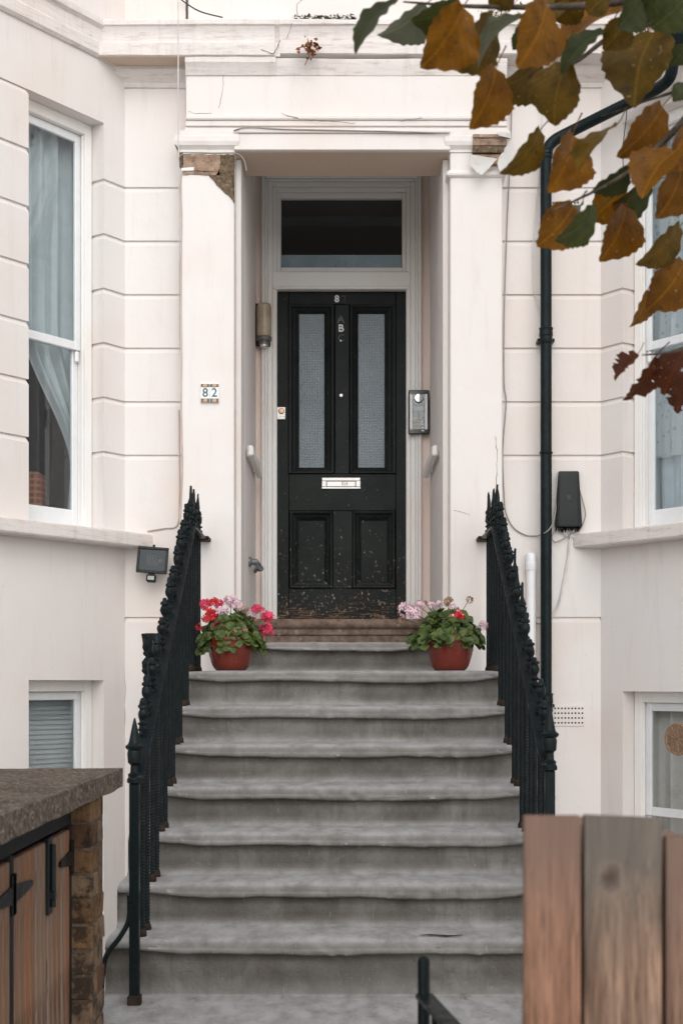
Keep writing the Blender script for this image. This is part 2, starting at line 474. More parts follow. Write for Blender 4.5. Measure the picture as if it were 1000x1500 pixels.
def build_bay(sgn, x0, xin, nm):
    B = Bay(sgn, x0); mir = sgn > 0
    P0 = (-xin, YW); P1 = B.pt(0); PA = B.pt(TW0); PAb = B.pt(TW0, .17)
    PB = B.pt(TW1); PBb = B.pt(TW1, .17); PC = B.pt(TEND); PD = (PC[0]-1.4, PC[1])
    # rusticated courses, one object each
    for i, (a, b) in enumerate(zip(COURSES, COURSES[1:])):
        lo = .356 if i == 0 else a
        last = (i == len(COURSES)-2)
        sweep('wall_course', rust_prof(a, b, not last, i > 0), [P0, P1, PA, PAb], STUCCO, house, mirror=mir)
        sweep('wall_course', rust_prof(a, b, True, i > 0), [PBb, PB, PC, PD], STUCCO, house, mirror=mir)
    sweep('lintel_course', rust_prof(HEAD, 3.36, False, False), [P0, P1, PC, PD], STUCCO, house, mirror=mir)
    sweep('upper_wall', rust_prof(3.36, 6.2, False, False), [P0, P1, PC, PD], STUCCO, house, mirror=mir)
    # between plinth line and sill
    sweep('wall_course', rust_prof(.356, SILLT, False, True), [P0, P1], STUCCO, house, mirror=mir)
    bh = 0.012 if not mir else -.048
    sweep('plinth_course', rust_prof(-EYE-.05, .356, True, False), [P0, P1], STUCCO, house, mirror=mir)
    sweep('bay_wall', rust_prof(bh, SILLT, False, False), [P1, PC, PD], STUCCO, house, mirror=mir)
    sweep('bay_wall', rust_prof(-EYE-.05, bh, False, False), [P1, PA, PAb], STUCCO, house, mirror=mir)
    sweep('bay_wall', rust_prof(-EYE-.05, bh, False, False), [PBb, PB, PC, PD], STUCCO, house, mirror=mir)
    sweep('bay_wall', rust_prof(-EYE-.05, -1.25, False, False), [PA, PB], STUCCO, house, mirror=mir)
    # band course round the bay at cornice level
    z = Hh
    sweep('bay_cornice', [(-.02, z(3.352)), (.012, z(3.352)), (.026, z(3.366)), (.026, z(3.425)), (.012, z(3.44)), (.012, z(3.51)), (.034, z(3.525)), (.034, z(3.556)), (-.02, z(3.575))],
          [B.pt(-.02), PC, PD], CORN, house, mirror=mir)
    # projecting window sill: stretches along the cant and dies into the flat wall
    bm = bmesh.new()
    n = (.8137, -.5812)
    def q(t, o): p = B.pt(t); return (p[0]+n[0]*o, p[1]+n[1]*o)
    a0 = (P1[0]+.125/.8137, YW+.0); c0 = q(TEND+.05, .125)
    pl = [(-x0-.02+.0, YW+.06), (a0[0], YW+.06), a0, c0, (PD[0], c0[1]), (PD[0], PC[1]+.1), q(TEND, -.2), q(TW1, -.2), q(TW0, -.2)]
    zt, zb = Hh(SILLT+.004), Hh(SILLB)
    vt = [bm.verts.new((x, y, zt + (.012 if k > 4 or k < 2 else 0))) for k, (x, y) in enumerate(pl)]
    vb = [bm.verts.new((x, y, zb)) for x, y in pl]
    bm.faces.new(vt); bm.faces.new(vb[::-1])
    for i in range(len(pl)):
        j = (i+1) % len(pl); bm.faces.new((vt[i], vb[i], vb[j], vt[j]))
    bmesh.ops.bevel(bm, geom=[e for e in bm.edges if abs(e.verts[0].co.z-e.verts[1].co.z) < .02], offset=.006, segments=2, affect='EDGES')
    if mir:
        for v in bm.verts: v.co.x *= -1
    from_bm('window_sill', bm, CORN, house)
    # windows
    build_sash(B, mir, SILLT+.014, HEAD, 'sash_window', sgn)
    build_sash(B, mir, -1.25, bh, 'basement_window', sgn)
    # dark rooms behind the windows, as plain rendered walls
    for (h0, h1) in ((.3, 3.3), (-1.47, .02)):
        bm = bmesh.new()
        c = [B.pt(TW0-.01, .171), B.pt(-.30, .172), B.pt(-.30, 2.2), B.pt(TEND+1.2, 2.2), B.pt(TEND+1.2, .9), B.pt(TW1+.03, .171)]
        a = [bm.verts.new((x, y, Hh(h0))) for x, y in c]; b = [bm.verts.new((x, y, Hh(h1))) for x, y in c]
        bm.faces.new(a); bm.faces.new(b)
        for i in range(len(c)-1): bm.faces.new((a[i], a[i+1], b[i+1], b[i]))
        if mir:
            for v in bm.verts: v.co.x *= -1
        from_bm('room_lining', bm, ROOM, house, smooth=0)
    return B

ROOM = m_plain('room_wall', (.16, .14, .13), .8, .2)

def bay_box(bm, B, t0, t1, d0, d1, z0, z1, bevel=.003):
    """box in bay coordinates (t along the cant in x-units, d into room)"""
    c = [B.pt(t0, d0), B.pt(t1, d0), B.pt(t1, d1), B.pt(t0, d1)]
    a = [bm.verts.new((x, y, z0)) for x, y in c]; b = [bm.verts.new((x, y, z1)) for x, y in c]
    fs = [bm.faces.new(a[::-1]), bm.faces.new(b)]
    for i in range(4): fs.append(bm.faces.new((a[i], a[(i+1) % 4], b[(i+1) % 4], b[i])))
    if bevel:
        bmesh.ops.bevel(bm, geom=list({e for f in fs for e in f.edges}), offset=bevel, segments=1, affect='EDGES')

def build_sash(B, mir, h0, h1, nm, sgn):
    win = empty_part(nm, house)
    z0, z1 = Hh(h0), Hh(h1)
    mid = z0+(z1-z0)*(.452 if nm == 'sash_window' else .46)
    def done(name, bm, mat, parent):
        if mir:
            for v in bm.verts: v.co.x *= -1
        return from_bm(name, bm, mat, parent)
    a, b = TW0+.002, TW1-.002
    W = .030         # box frame width (t units)
    fr = bmesh.new()
    bay_box(fr, B, a, a+W, .085, .165, z0, z1); bay_box(fr, B, b-W, b, .085, .165, z0, z1)
    bay_box(fr, B, a+W, b-W, .085, .165, z1-.06, z1); bay_box(fr, B, a+W, b-W, .080, .165, z0, z0+.03)
    bay_box(fr, B, a+W-.004, a+W+.004, .100, .112, z0+.03, z1-.06); bay_box(fr, B, b-W-.004, b-W+.004, .100, .112, z0+.03, z1-.06)
    done('window_frame', fr, WHITE, win)
    sa, sb = a+W+.0005, b-W-.0005
    up = bmesh.new(); s = .022
    bay_box(up, B, sa, sa+s, .118, .140, mid-.02, z1-.062); bay_box(up, B, sb-s, sb, .118, .140, mid-.02, z1-.062)
    bay_box(up, B, sa+s, sb-s, .118, .140, z1-.105, z1-.062); bay_box(up, B, sa+s, sb-s, .118, .140, mid-.02, mid+.026)
    # horns under the meeting rail
    bay_box(up, B, sa+.002, sa+s-.003, .119, .139, mid-.085, mid-.021, .008)
    done('upper_sash', up, CLEANW, win)
    lo = bmesh.new()
    bay_box(lo, B, sa, sa+s, .142, .163, z0+.032, mid+.018); bay_box(lo, B, sb-s, sb, .142, .163, z0+.032, mid+.018)
    bay_box(lo, B, sa+s, sb-s, .142, .163, z0+.032, z0+.115); bay_box(lo, B, sa+s, sb-s, .142, .163, mid-.018, mid+.018)
    done('lower_sash', lo, CLEANW, win)
    for (d, za, zb) in ((.129, mid+.024, z1-.104), (.152, z0+.113, mid-.016)):
        gl = bmesh.new(); bay_box(gl, B, sa+s-.003, sb-s+.003, d-.002, d+.002, za, zb, 0)
        done('pane', gl, GLASS, win)

BL = build_bay(-1, 1.198, .866, 'left')
BR = build_bay(1, 1.41, .846, 'right')

# --- pilasters, portico beam, lobby
def zpx(y, Z): return EYE+(CY-y)*Z/F
def xpx(x, Z): return (x-CX)*Z/F
PLX0, PLX1 = xpx(265, YP), xpx(343, YP)
PRX0, PRX1 = xpx(659, YP), xpx(735.5, YP)
ZS = Hh(2.857)                       # soffit of the beam
box('pilaster', PLX0, PLX1, YP, YL, .0, ZS-.002, STUCCO, house, .005)
box('pilaster', PRX0, PRX1, YP, YL, .0, ZS-.002, STUCCO, house, .005)
# thin vertical fillet on the inner edges
box('pilaster_return', PLX1, PLX1+.030, YP+.10, YL+.02, .0, ZS-.003, STUCCO, house, .004)
box('pilaster_return', PRX0-.032, PRX0, YP+.10, YL+.02, .0, ZS-.003, STUCCO, house, .004)
# side walls of the lobby, back wall, ceiling
LX0, LX1 = -.557, .548
box('lobby_wall', LX0-.25, LX0, YL+.021, YD+.3, 1.3, Hh(3.5), LOBBY, house, 0)
box('lobby_wall', LX1, LX1+.25, YL+.021, YD+.3, 1.3, Hh(3.5), LOBBY, house, 0)
box('lobby_ceiling', LX0, LX1, YL+.0, YD+.3, Hh(3.34), Hh(3.5), LOBBY, house, 0)
FX0, FX1 = -.521, .496               # outer edge of the door frame
ZF0, ZF1 = Hh(.40), Hh(3.225)
box('lobby_back_wall', LX0, FX0, YD, YD+.2, 1.6, Hh(3.34), REVEAL, house, 0)
box('lobby_back_wall', FX1, LX1, YD, YD+.2, 1.6, Hh(3.34), REVEAL, house, 0)
box('lobby_back_wall', FX0, FX1, YD, YD+.2, ZF1, Hh(3.34), REVEAL, house, 0)
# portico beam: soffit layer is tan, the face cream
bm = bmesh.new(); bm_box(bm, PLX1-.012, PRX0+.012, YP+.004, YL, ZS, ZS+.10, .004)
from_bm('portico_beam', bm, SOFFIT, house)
# face of the entablature, built as stacked bands (front planes step)
EX0, EX1 = xpx(272, YP), xpx(742, YP)
def band(name, x0, x1, yf, h0, h1, mat=STUCCO, b=.004): return box(name, x0, x1, yf, YW+.15, Hh(h0), Hh(h1), mat, house, b)
band('architrave', PLX1+.001, PRX0-.001, YP-.022, 2.8595, 2.948)
band('architrave_fillet', PLX1+.001, PRX0-.001, YP-.034, 2.9485, 2.966)
band('architrave_fillet', EX0-.006, EX1+.006, YP-.006, 2.9665, 2.990)
band('frieze_moulding', EX0, EX1, YP-.016, 2.9905, 3.020, STUCCO, .003)
band('frieze_moulding', EX0+.001, EX1-.001, YP-.028, 3.0205, 3.046, STUCCO, .006)
band('frieze', EX0, EX1, YP, 3.0465, 3.30, STUCCO, .004)
band('portico_upper_wall', EX0, EX1, YP+.12, 3.5, 6.2, STUCCO, .004)
# main cornice along the flat wall
z = Hh
cprof = [(-.02, z(3.262)), (.010, z(3.262)), (.016, z(3.285)), (.055, z(3.315)), (.070, z(3.335)), (.070, z(3.357)), (.190, z(3.357)), (.196, z(3.362)), (.196, z(3.424)),
         (.172, z(3.436)), (.160, z(3.448)), (.160, z(3.50)), (.172, z(3.525)), (.182, z(3.530)), (.182, z(3.553)), (.176, z(3.560)), (-.02, z(3.60))]
def wobble_sweep(name, prof, x0, x1, y, mat, amp=.003, step=.05):
    bm = bmesh.new()
    nx = max(2, int((x1-x0)/step)); rings = []
    for i in range(nx+1):
        x = x1+(x0-x1)*i/nx; r = []
        for k, (o, zz) in enumerate(prof):
            dz = amp*noise.noise(Vector((x*2.1, k*.35, y))) + amp*.5*noise.noise(Vector((x*11, k*.9, 3)))
            r.append(bm.verts.new((x, y-o-dz*.8, zz+dz)))
        rings.append(r)
    k = len(prof)
    for A, Bq in zip(rings, rings[1:]):
        for i in range(k): bm.faces.new((A[i], A[(i+1) % k], Bq[(i+1) % k], Bq[i]))
    bm.faces.new(rings[0]); bm.faces.new(rings[-1])
    return from_bm(name, bm, mat, house)
wobble_sweep('cornice', cprof, -1.40, xpx(402, 7.61), YW, CORN)
wobble_sweep('cornice', [(o, zz) if not (.18 < o and zz < z(3.43)) else (o-.02, zz+.016) for (o, zz) in cprof], xpx(409, 7.61), 1.62, YW, CORN, .004)
wobble_sweep('cornice', [(o*.93, zz) for (o, zz) in cprof], xpx(401, 7.61), xpx(410, 7.61), YW, CORN, .012, .008)
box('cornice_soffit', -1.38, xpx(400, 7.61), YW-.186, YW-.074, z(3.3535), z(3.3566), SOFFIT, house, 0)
# bed mould across the portico block
bed = [(-.02, z(3.268)), (.008, z(3.268)), (.020, z(3.30)), (.036, z(3.325)), (.036, z(3.352)), (-.02, z(3.352))]
wobble_sweep('bed_mould', bed, EX0, xpx(404, YP), YP, CORN, .003)
wobble_sweep('bed_mould', [(o*.55, zz+(.0)) for o, zz in bed], xpx(404, YP), EX1, YP, CORN, .003)

# capitals
def capital(x0, x1, cuts=None):
    pr = [(-.05, z(2.853)), (.006, z(2.853)), (.006, z(2.866)), (.010, z(2.872)), (.024, z(2.885)), (.030, z(2.905)), (.030, z(2.932)), (.024, z(2.936)), (.024, z(2.964)), (-.05, z(2.964))]
    bm = bmesh.new()
    bm_sweep(bm, pr, [(x1, YP+.14), (x1, YP), (x0, YP), (x0, YP+.14)])
    bmesh.ops.subdivide_edges(bm, edges=[e for e in bm.edges if abs(e.verts[0].co.x-e.verts[1].co.x) > .1], cuts=14)
    for v in bm.verts:
        v.co += Vector((0, 1, 1))*(.003*noise.noise(v.co*13))
    return from_bm('capital', bm, STUCCO, house, smooth=14)
capital(PLX0-.002, PLX1)
capital(PRX0, PRX1+.012)
# necking roll of the right pilaster
zr = zpx(256, YP)
bm = bmesh.new(); bm_sweep(bm, [(-.03, zr-.014), (.006, zr-.014), (.018, zr-.006), (.020, zr+.004), (.012, zr+.016), (.002, zr+.026), (-.03, zr+.026)], [(PRX1+.0, YP+.14), (PRX1, YP), (PRX0, YP), (PRX0, YP+.1)])
from_bm('necking_roll', bm, STUCCO, house)
# bare stone where the stucco fell off the left pilaster head
def patch(name, pts, Z, thick, mat, parent=None, jag=.0, **kw):
    bm = bmesh.new(); rnd = random.Random(len(pts)*7+int(pts[0][0]))
    pp = []
    for i in range(len(pts)):
        a = Vector(pts[i]); b = Vector(pts[(i+1) % len(pts)]); m = max(1, int((b-a).length/5)) if jag else 1
        for k in range(m):
            c = a.lerp(b, k/m)
            if jag and k: c += Vector((rnd.uniform(-jag, jag), rnd.uniform(-jag, jag)))
            pp.append(c)
    prism_xz(bm, [(xpx(c.x, Z), zpx(c.y, Z)) for c in pp], Z-thick, Z+.01)
    bmesh.ops.triangulate(bm, faces=[f for f in bm.faces if len(f.verts) > 4])
    return from_bm(name, bm, mat, parent, smooth=0, **kw)
BARE = m_concrete('bare_stone', (.20, .125, .085), (.36, .25, .18), (.42, .32, .25), 22)
BARED = m_concrete('mossy_stone', (.075, .055, .035), (.16, .115, .075), (.25, .18, .12), 45)
patch('bare_stone', [(268, 226), (324, 226), (322, 256), (268, 256)], YP-.001, .003, BARE, house, 1)
patch('bare_stone', [(323, 226), (343, 226), (343, 297), (339, 291), (322, 275), (306, 257), (322, 257)], YP-.001, .004, BARED, house, .9)
patch('render_chip', [(256, 212), (262, 208), (268, 222), (268, 250), (263, 244), (263, 226)], YP+.0, .004, BARED, house, .6)
patch('render_scar', [(266, 246), (284, 245), (284, 249.5), (266, 250)], YP-.004, .004, CLEANW, house)
patch('render_scar', [(284.5, 245), (315, 246), (313, 251), (284.5, 249.5)], YP-.004, .006, BARE, house, .4)
# torn capital on the right: bare mouldings and two curled flaps of old paint
yk = YP-.034
for (a, b, dy, mt) in ((197, 202, .012, BARE), (203.5, 213, .004, BARE), (214.5, 224, .010, BARED), (225.5, 240, .0, BARE)):
    x1 = 747 if a < 203 else 742 - (a-203)*.35
    box('bare_moulding', xpx(692, yk), xpx(x1, yk), yk-dy, YP+.01, zpx(b, yk), zpx(a, yk), mt, house, .003)
def flap(pts, curl, mat):
    bm = bmesh.new(); vs = []
    c = Vector((sum(p[0] for p in pts)/len(pts), sum(p[1] for p in pts)/len(pts)))
    cv = bm.verts.new(P(c.x, c.y, YP-.045-curl*.3))
    vs = [bm.verts.new(P(p[0], p[1], YP-.040-p[2]*curl)) for p in pts]
    for i in range(len(vs)): bm.faces.new((cv, vs[i], vs[(i+1) % len(vs)]))
    bm2 = bmesh.ops.solidify(bm, geom=list(bm.faces), thickness=.002)
    return from_bm('paint_flap', bm, mat, house, smooth=0)
flap([(688, 241, .1), (690, 226, 0), (728, 232, 0), (716, 246, .6), (705, 256, 1), (696, 250, .7)], .05, WHITE)
flap([(730, 231, 0), (748, 203, 0), (753, 215, .4), (750, 240, .8), (744, 252, 1), (731, 250, .8), (728, 240, .4)], .05, WHITE)
flap([(727, 193, .2), (748, 193, 0), (748, 202, .3), (738, 200, 1), (730, 198, .8)], .04, WHITE)

# hairline cracks (dark seams)
CRACK = m_plain('crack_shadow', (.16, .125, .10), .9, .1, .3)
def crack(pts, Z, wd=.0014):
    r = random.Random(int(pts[0][0]*3+pts[0][1])); q = []
    for a, b in zip(pts, pts[1:]):
        for k in range(6):
            t = k/6; q.append(P(a[0]+(b[0]-a[0])*t+r.uniform(-.9, .9), a[1]+(b[1]-a[1])*t+r.uniform(-.9, .9), Z))
    q.append(P(*pts[-1], Z))
    bm = bmesh.new(); bm_tube(bm, q, [wd*r.uniform(.5, 1.3) for _ in q], 5)
    return from_bm('crack', bm, CRACK, house)
crack([(726, 640), (728, 670), (727, 700), (725, 735)], YP-.0005)
crack([(664, 748), (676, 750), (688, 755)], YP-.0005, .0009)
crack([(327, 106), (326, 135), (320, 158)], YP-.0005, .0009)
crack([(275, 163), (290, 166), (310, 165)], YP-.0005, .001)
crack([(412, 166), (440, 174), (480, 178), (520, 180)], YP-.03, .0016)
crack([(586, 178), (600, 174), (618, 172)], YP-.03, .0013)
crack([(176, 195), (172, 203)], YW-.0005, .001); crack([(183, 905), (180, 930), (184, 1010), (182, 1080)], YW-.0005, .001)
crack([(383, 72), (400, 78), (407, 68), (410, 58)], 7.602, .0022)
crack([(427, 32), (424, 45), (420, 56)], 7.615, .0012)
crack([(436, 22), (434, 6), (446, -4)], YP+.119, .0012)

FILM = N('dusty_frosted_film', .8, .2); vv = FILM.coord(kind='World'); cc_ = FILM.ramp(FILM.noise(vv, 6, 4, .6), [(.3, (.30, .38, .44)), (.7, (.46, .54, .60))]); FILM.col(FILM.mix(FILM.ramp(FILM.noise(vv, 45, 4, .7), [(.64, 0), (.68, .8)]), cc_, (.05, .06, .07))); FILM = FILM.m
# --- threshold, door frame, fanlight, door
STONEB = m_concrete('brown_threshold_stone', (.15, .10, .075), (.24, .175, .14), (.30, .23, .19), 16)
thr = bmesh.new()
yT = YD-.14
tp = [(0, Hh(.30)), (.00, Hh(.335)), (.018, Hh(.342)), (.030, Hh(.356)), (.034, Hh(.372)), (.030, Hh(.388)), (.018, Hh(.398)), (-.30, Hh(.403)), (-.30, Hh(.30))]
bm_sweep(thr, tp, [(LX1, yT), (LX0, yT)])
from_bm('threshold', thr, STONEB, house)
box('threshold_riser', LX0, LX1, yT+.012, YD+.1, 1.62, Hh(.299), STONEB, house, .004)
DX0, DX1 = xpx(404.5, YD+.05), xpx(597.5, YD+.05)
ZD0, ZD1 = Hh(.404), zpx(424, YD+.05)
frame = empty_part('door_frame', house)
def fr_rect(name, x0, x1, z0, z1, wd, yf, yb, mat, parent, bottom=False, bevel=.003, wt=None):
    wt = wt or wd
    bm = bmesh.new()
    bm_box(bm, x0, x0+wd, yf, yb, z0, z1, bevel); bm_box(bm, x1-wd, x1, yf, yb, z0, z1, bevel)
    bm_box(bm, x0+wd-.0005, x1-wd+.0005, yf+.0006, yb, z1-wt, z1-.0004, bevel)
    if bottom: bm_box(bm, x0+wd-.0005, x1-wd+.0005, yf+.0006, yb, z0+.0004, z0+wt, bevel)
    return from_bm(name, bm, mat, parent)
# stepped architrave
fr_rect('architrave_moulding', FX0, FX1, ZF0, ZF1, .022, YD-.035, YD+.02, WHITE, frame, bevel=.008)
fr_rect('architrave_moulding', FX0+.0225, FX1-.0225, ZF0, ZF1-.0225, .016, YD-.026, YD+.02, WHITE, frame, bevel=.005)
fr_rect('architrave_moulding', FX0+.039, FX1-.039, ZF0, ZF1-.039, .030, YD-.016, YD+.03, WHITE, frame, bevel=.004)
fr_rect('door_jamb', FX0+.0695, FX1-.0695, ZF0, ZF1-.0695, .028, YD-.006, YD+.12, WHITE, frame, bevel=.004)
ix0, ix1 = FX0+.098, FX1-.098
zt0, zt1 = zpx(423.5, YD), zpx(398, YD)
box('transom', ix0-.03, ix1+.03, YD-.012, YD+.1, zt0, zt1, WHITE, frame, .006)
box('transom_bead', ix0-.02, ix1+.02, YD-.020, YD+.02, zt0-.004, zt0+.018, WHITE, frame, .006)
gx0, gx1 = xpx(412, YD+.04), xpx(588, YD+.04); gz0, gz1 = zpx(394, YD+.04), zpx(294, YD+.04)
fr_rect('fanlight_bead', ix0-.002, ix1+.002, zt1, ZF1-.097, max(.012, gx0-ix0), YD+.018, YD+.07, WHITE, frame, True, .005, .035)
box('fanlight_film', gx0, gx1, YD+.053, YD+.0545, gz0-.004, zpx(373, YD+.05), FILM, frame, 0)
box('fanlight_pane', gx0-.01, gx1+.01, YD+.048, YD+.052, gz0-.01, gz1+.01, GLASS, frame, 0)
# hall behind the fanlight
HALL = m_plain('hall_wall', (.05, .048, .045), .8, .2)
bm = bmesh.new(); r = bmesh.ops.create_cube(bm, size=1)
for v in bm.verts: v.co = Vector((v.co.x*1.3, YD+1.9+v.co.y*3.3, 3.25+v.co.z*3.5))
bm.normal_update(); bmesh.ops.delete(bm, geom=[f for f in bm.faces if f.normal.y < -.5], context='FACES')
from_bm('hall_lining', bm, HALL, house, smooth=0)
# black door
door = empty_part('front_door', house)
YB = YD+.055
dbox = lambda nme, xa, xb, ya, yb_, yo=0, th=.045, bv=.003, m=DOORP, p=door: box(nme, xpx(xa, YB), xpx(xb, YB), YB+yo, YB+yo+th, zpx(yb_, YB), zpx(ya, YB), m, p, bv)
dbox('stile', 404.8, 423, 424.5, 907); dbox('stile', 579.5, 597.3, 424.5, 907)
dbox('rail', 423.1, 579.4, 424.7, 446); dbox('rail', 423.1, 579.4, 694, 748, .0007); dbox('rail', 423.1, 579.4, 862, 906.8, .0007)
dbox('muntin', 490.5, 511.5, 446.1, 693.9, .0004); dbox('muntin', 487.5, 516, 748.1, 861.9, .0004)
def moulded(x0, x1, y0, y1, gx0_, gx1_, gy0, gy1, pan, pmat):
    # bolection moulding: three stepped mitred frames
    m = bmesh.new()
    X0, X1, Z0, Z1 = xpx(x0, YB), xpx(x1, YB), zpx(y1, YB), zpx(y0, YB)
    U0, U1, V0, V1 = xpx(gx0_, YB), xpx(gx1_, YB), zpx(gy1, YB), zpx(gy0, YB)
    def rect(t): return [(X0+(U0-X0)*t, Z0+(V0-Z0)*t), (X1+(U1-X1)*t, Z0+(V0-Z0)*t), (X1+(U1-X1)*t, Z1+(V1-Z1)*t), (X0+(U0-X0)*t, Z1+(V1-Z1)*t)]
    lv = [(0, .012), (0, -.008), (.10, -.016), (.26, -.014), (.32, -.004), (.40, -.002), (.46, .006), (.66, .010), (.70, .016), (.84, .020), (.88, .027), (1.0, .030), (1.0, .042)]
    rings = [[m.verts.new((x, YB+d, zz)) for x, zz in rect(t)] for t, d in lv]
    for A, Bq in zip(rings, rings[1:]):
        for i in range(4): m.faces.new((A[i], A[(i+1) % 4], Bq[(i+1) % 4], Bq[i]))
    from_bm('panel_moulding', m, DOORP, door, smooth=20)
    box(pan, U0-.004, U1+.004, YB+.034, YB+.040, V0-.004, V1+.004, pmat, door, 0)
moulded(422, 490, 446, 694, 438, 474.5, 458, 684, 'glass_panel', DGLASS)
moulded(512, 580, 446, 694, 524.5, 563, 458, 684, 'glass_panel', DGLASS)
moulded(424, 487.5, 748, 862, 437, 475, 762, 850, 'wood_panel', DOORP)
moulded(516, 578.5, 748, 862, 529, 566.5, 762, 850, 'wood_panel', DOORP)
# letter plate
CHROME = m_plain('brushed_silver', (.62, .60, .58), .32, .5, .08, 30, .1, .55)
SILVER = m_plain('grey_letter', (.40, .41, .40), .6, .3)
def px_box(bm, xa, xb, ya, yb, yf, th, bv=.002):
    bm_box(bm, xpx(xa, yf), xpx(xb, yf), yf, yf+th, zpx(yb, yf), zpx(ya, yf), bv)
bm = bmesh.new()
px_box(bm, 471.5, 527.5, 699.5, 704.2, YB-.010, .012); px_box(bm, 471, 528, 713, 716, YB-.010, .012)
px_box(bm, 471.2, 478, 704.3, 712.9, YB-.010, .012); px_box(bm, 521, 527.8, 704.3, 712.9, YB-.010, .012)
px_box(bm, 478.3, 520.7, 704.8, 712.8, YB-.007, .008, .003)
from_bm('letter_plate', bm, CHROME, door, label='silver letter plate with a scribble on its flap')
GRAF = m_plain('brown_marker', (.30, .20, .18), .7, .2)
bm = bmesh.new()
for st in ([(500.5, 705.5), (501, 711)], [(500.5, 705.5), (503, 706.5), (501.5, 708.5), (503, 711.3)], [(504, 705.5), (505, 711), (506, 707), (507.5, 711), (507, 706)], [(508.8, 705.5), (508, 709), (509, 711)]):
    bm_tube(bm, [P(a, b, YB-.0075) for a, b in st], .0014, 5)
from_bm('flap_scribble', bm, GRAF, door)
NUMW = m_plain('white_letter', (.82, .82, .80), .4, .4, .03)
GHOST = m_plain('letter_ghost', (.10, .115, .11), .6, .3)
text_mesh('door_number', '8', .062, NUMW, door, P(493.3, 438, YB-.003), .0025, bold=.0012)
text_mesh('door_number', '2', .062, GHOST, door, P(503.4, 438, YB-.0015), .001, outline=True)
text_mesh('door_letter', 'A', .066, SILVER, door, P(499, 468, YB-.002), .001, outline=True)
text_mesh('door_letter', 'B', .066, NUMW, door, P(499.3, 481, YB-.003), .0025, bold=.0012)
text_mesh('door_letter', 'C', .062, GHOST, door, P(499.5, 495, YB-.0012), .0012)
def disc(name, x, y, Z, r, th, mat, parent, seg=16, dome=.3, **kw):
    bm = bmesh.new(); M = Matrix.Translation(P(x, y, Z)) @ Matrix.Rotation(math.radians(90), 4, 'X')
    bm_lathe(bm, [(r, 0), (r, th*(1-dome)), (r*.8, th), (r*.3, th*1.05)], seg, M)
    return from_bm(name, bm, mat, parent, **kw)
disc('letter_screw', 499, 499, YB-.001, .006, .003, NUMW, door)
disc('door_viewer', 499.5, 579.5, YB, .012, .010, CHROME, door)
BRASS = m_plain('worn_brass', (.55, .33, .20), .35, .5, .1, 20, .1, .7)
bm = bmesh.new(); px_box(bm, 405.5, 418, 596, 614.5, YB-.008, .010, .002); px_box(bm, 407, 417, 610, 614, YB-.014, .01, .002)
from_bm('lock_plate', bm, CHROME, door)
disc('lock_cylinder', 412, 602, YB-.008, .019, .010, BRASS, door)

# ------------------------------------------------------------------ wall fixtures
t = thing('house_number_tile', 'small ceramic tile reading 82 with blue digits on the left pilaster', 'sign', P(307, 589, YP))
TILEW = m_plain('glazed_tile_white', (.80, .82, .84), .12, .5, .03); TILEB = m_plain('glazed_tile_border', (.10, .085, .05), .15, .5, .6, 60)
TILEO = m_plain('glazed_tile_orange', (.55, .32, .17), .15, .5, .3, 60); TILET = m_plain('glazed_tile_teal', (.028, .075, .09), .2, .5, .1)
for k in (0, 1):
    xa = 294 + k*13.4
    ti = bmesh.new(); px_box(ti, xa, xa+13.1, 562, 589.5, YP-.012, .0125, .001); from_bm('tile', ti, TILEW, t)
    for (ya, yb) in ((562.3, 567), (583.5, 589.3)):
        b2 = bmesh.new(); px_box(b2, xa+.3, xa+12.8, ya, yb, YP-.0132, .003, .0005); from_bm('tile_border', b2, TILEB, t)
        disc('tile_flower', xa+6.5, (ya+yb)/2, YP-.0130, .011, .002, TILEO, t, 8)
    text_mesh('digit', '82'[k], .066, TILET, t, P(xa+6.6, 575.5, YP-.013), .001, bold=.0006)

t = thing('wall_lantern', 'beige glass bulkhead lantern with black base on the door frame', 'lamp', P(385, 508, YD-.05))
AMB = N('amber_glass', .25, .5); vv = AMB.coord(kind='World'); AMB.col(AMB.ramp(AMB.noise(vv, 8, 3), [(.3, (.30, .235, .16)), (.7, (.46, .38, .28))])); AMB = AMB.m
LANT = Matrix.Translation(P(386.5, 497, YD-.075))
bm = bmesh.new(); bm_lathe(bm, [(.040, .015), (.046, .03), (.046, .20), (.044, .215), (.034, .225), (.01, .228)], 20, LANT, 1, .8); from_bm('glass_shade', bm, AMB, t)
bm = bmesh.new(); bm_lathe(bm, [(.030, -.035), (.034, -.033), (.034, -.012), (.048, -.010), (.050, .0), (.050, .014), (.046, .018)], 20, LANT, 1, .8); from_bm('lamp_base', bm, m_plain('grey_metal', (.12, .11, .10), .4, .5, .2), t)
bm = bmesh.new(); bm_lathe(bm, [(.022, -.050), (.026, -.046), (.026, -.03)], 16, LANT); from_bm('lamp_holder', bm, CHROME, t)
box('back_plate', xpx(372, YD-.03), xpx(396, YD-.03), YD-.045, YD-.034, zpx(508, YD-.03), zpx(445, YD-.03), BLACKP, t, .004)

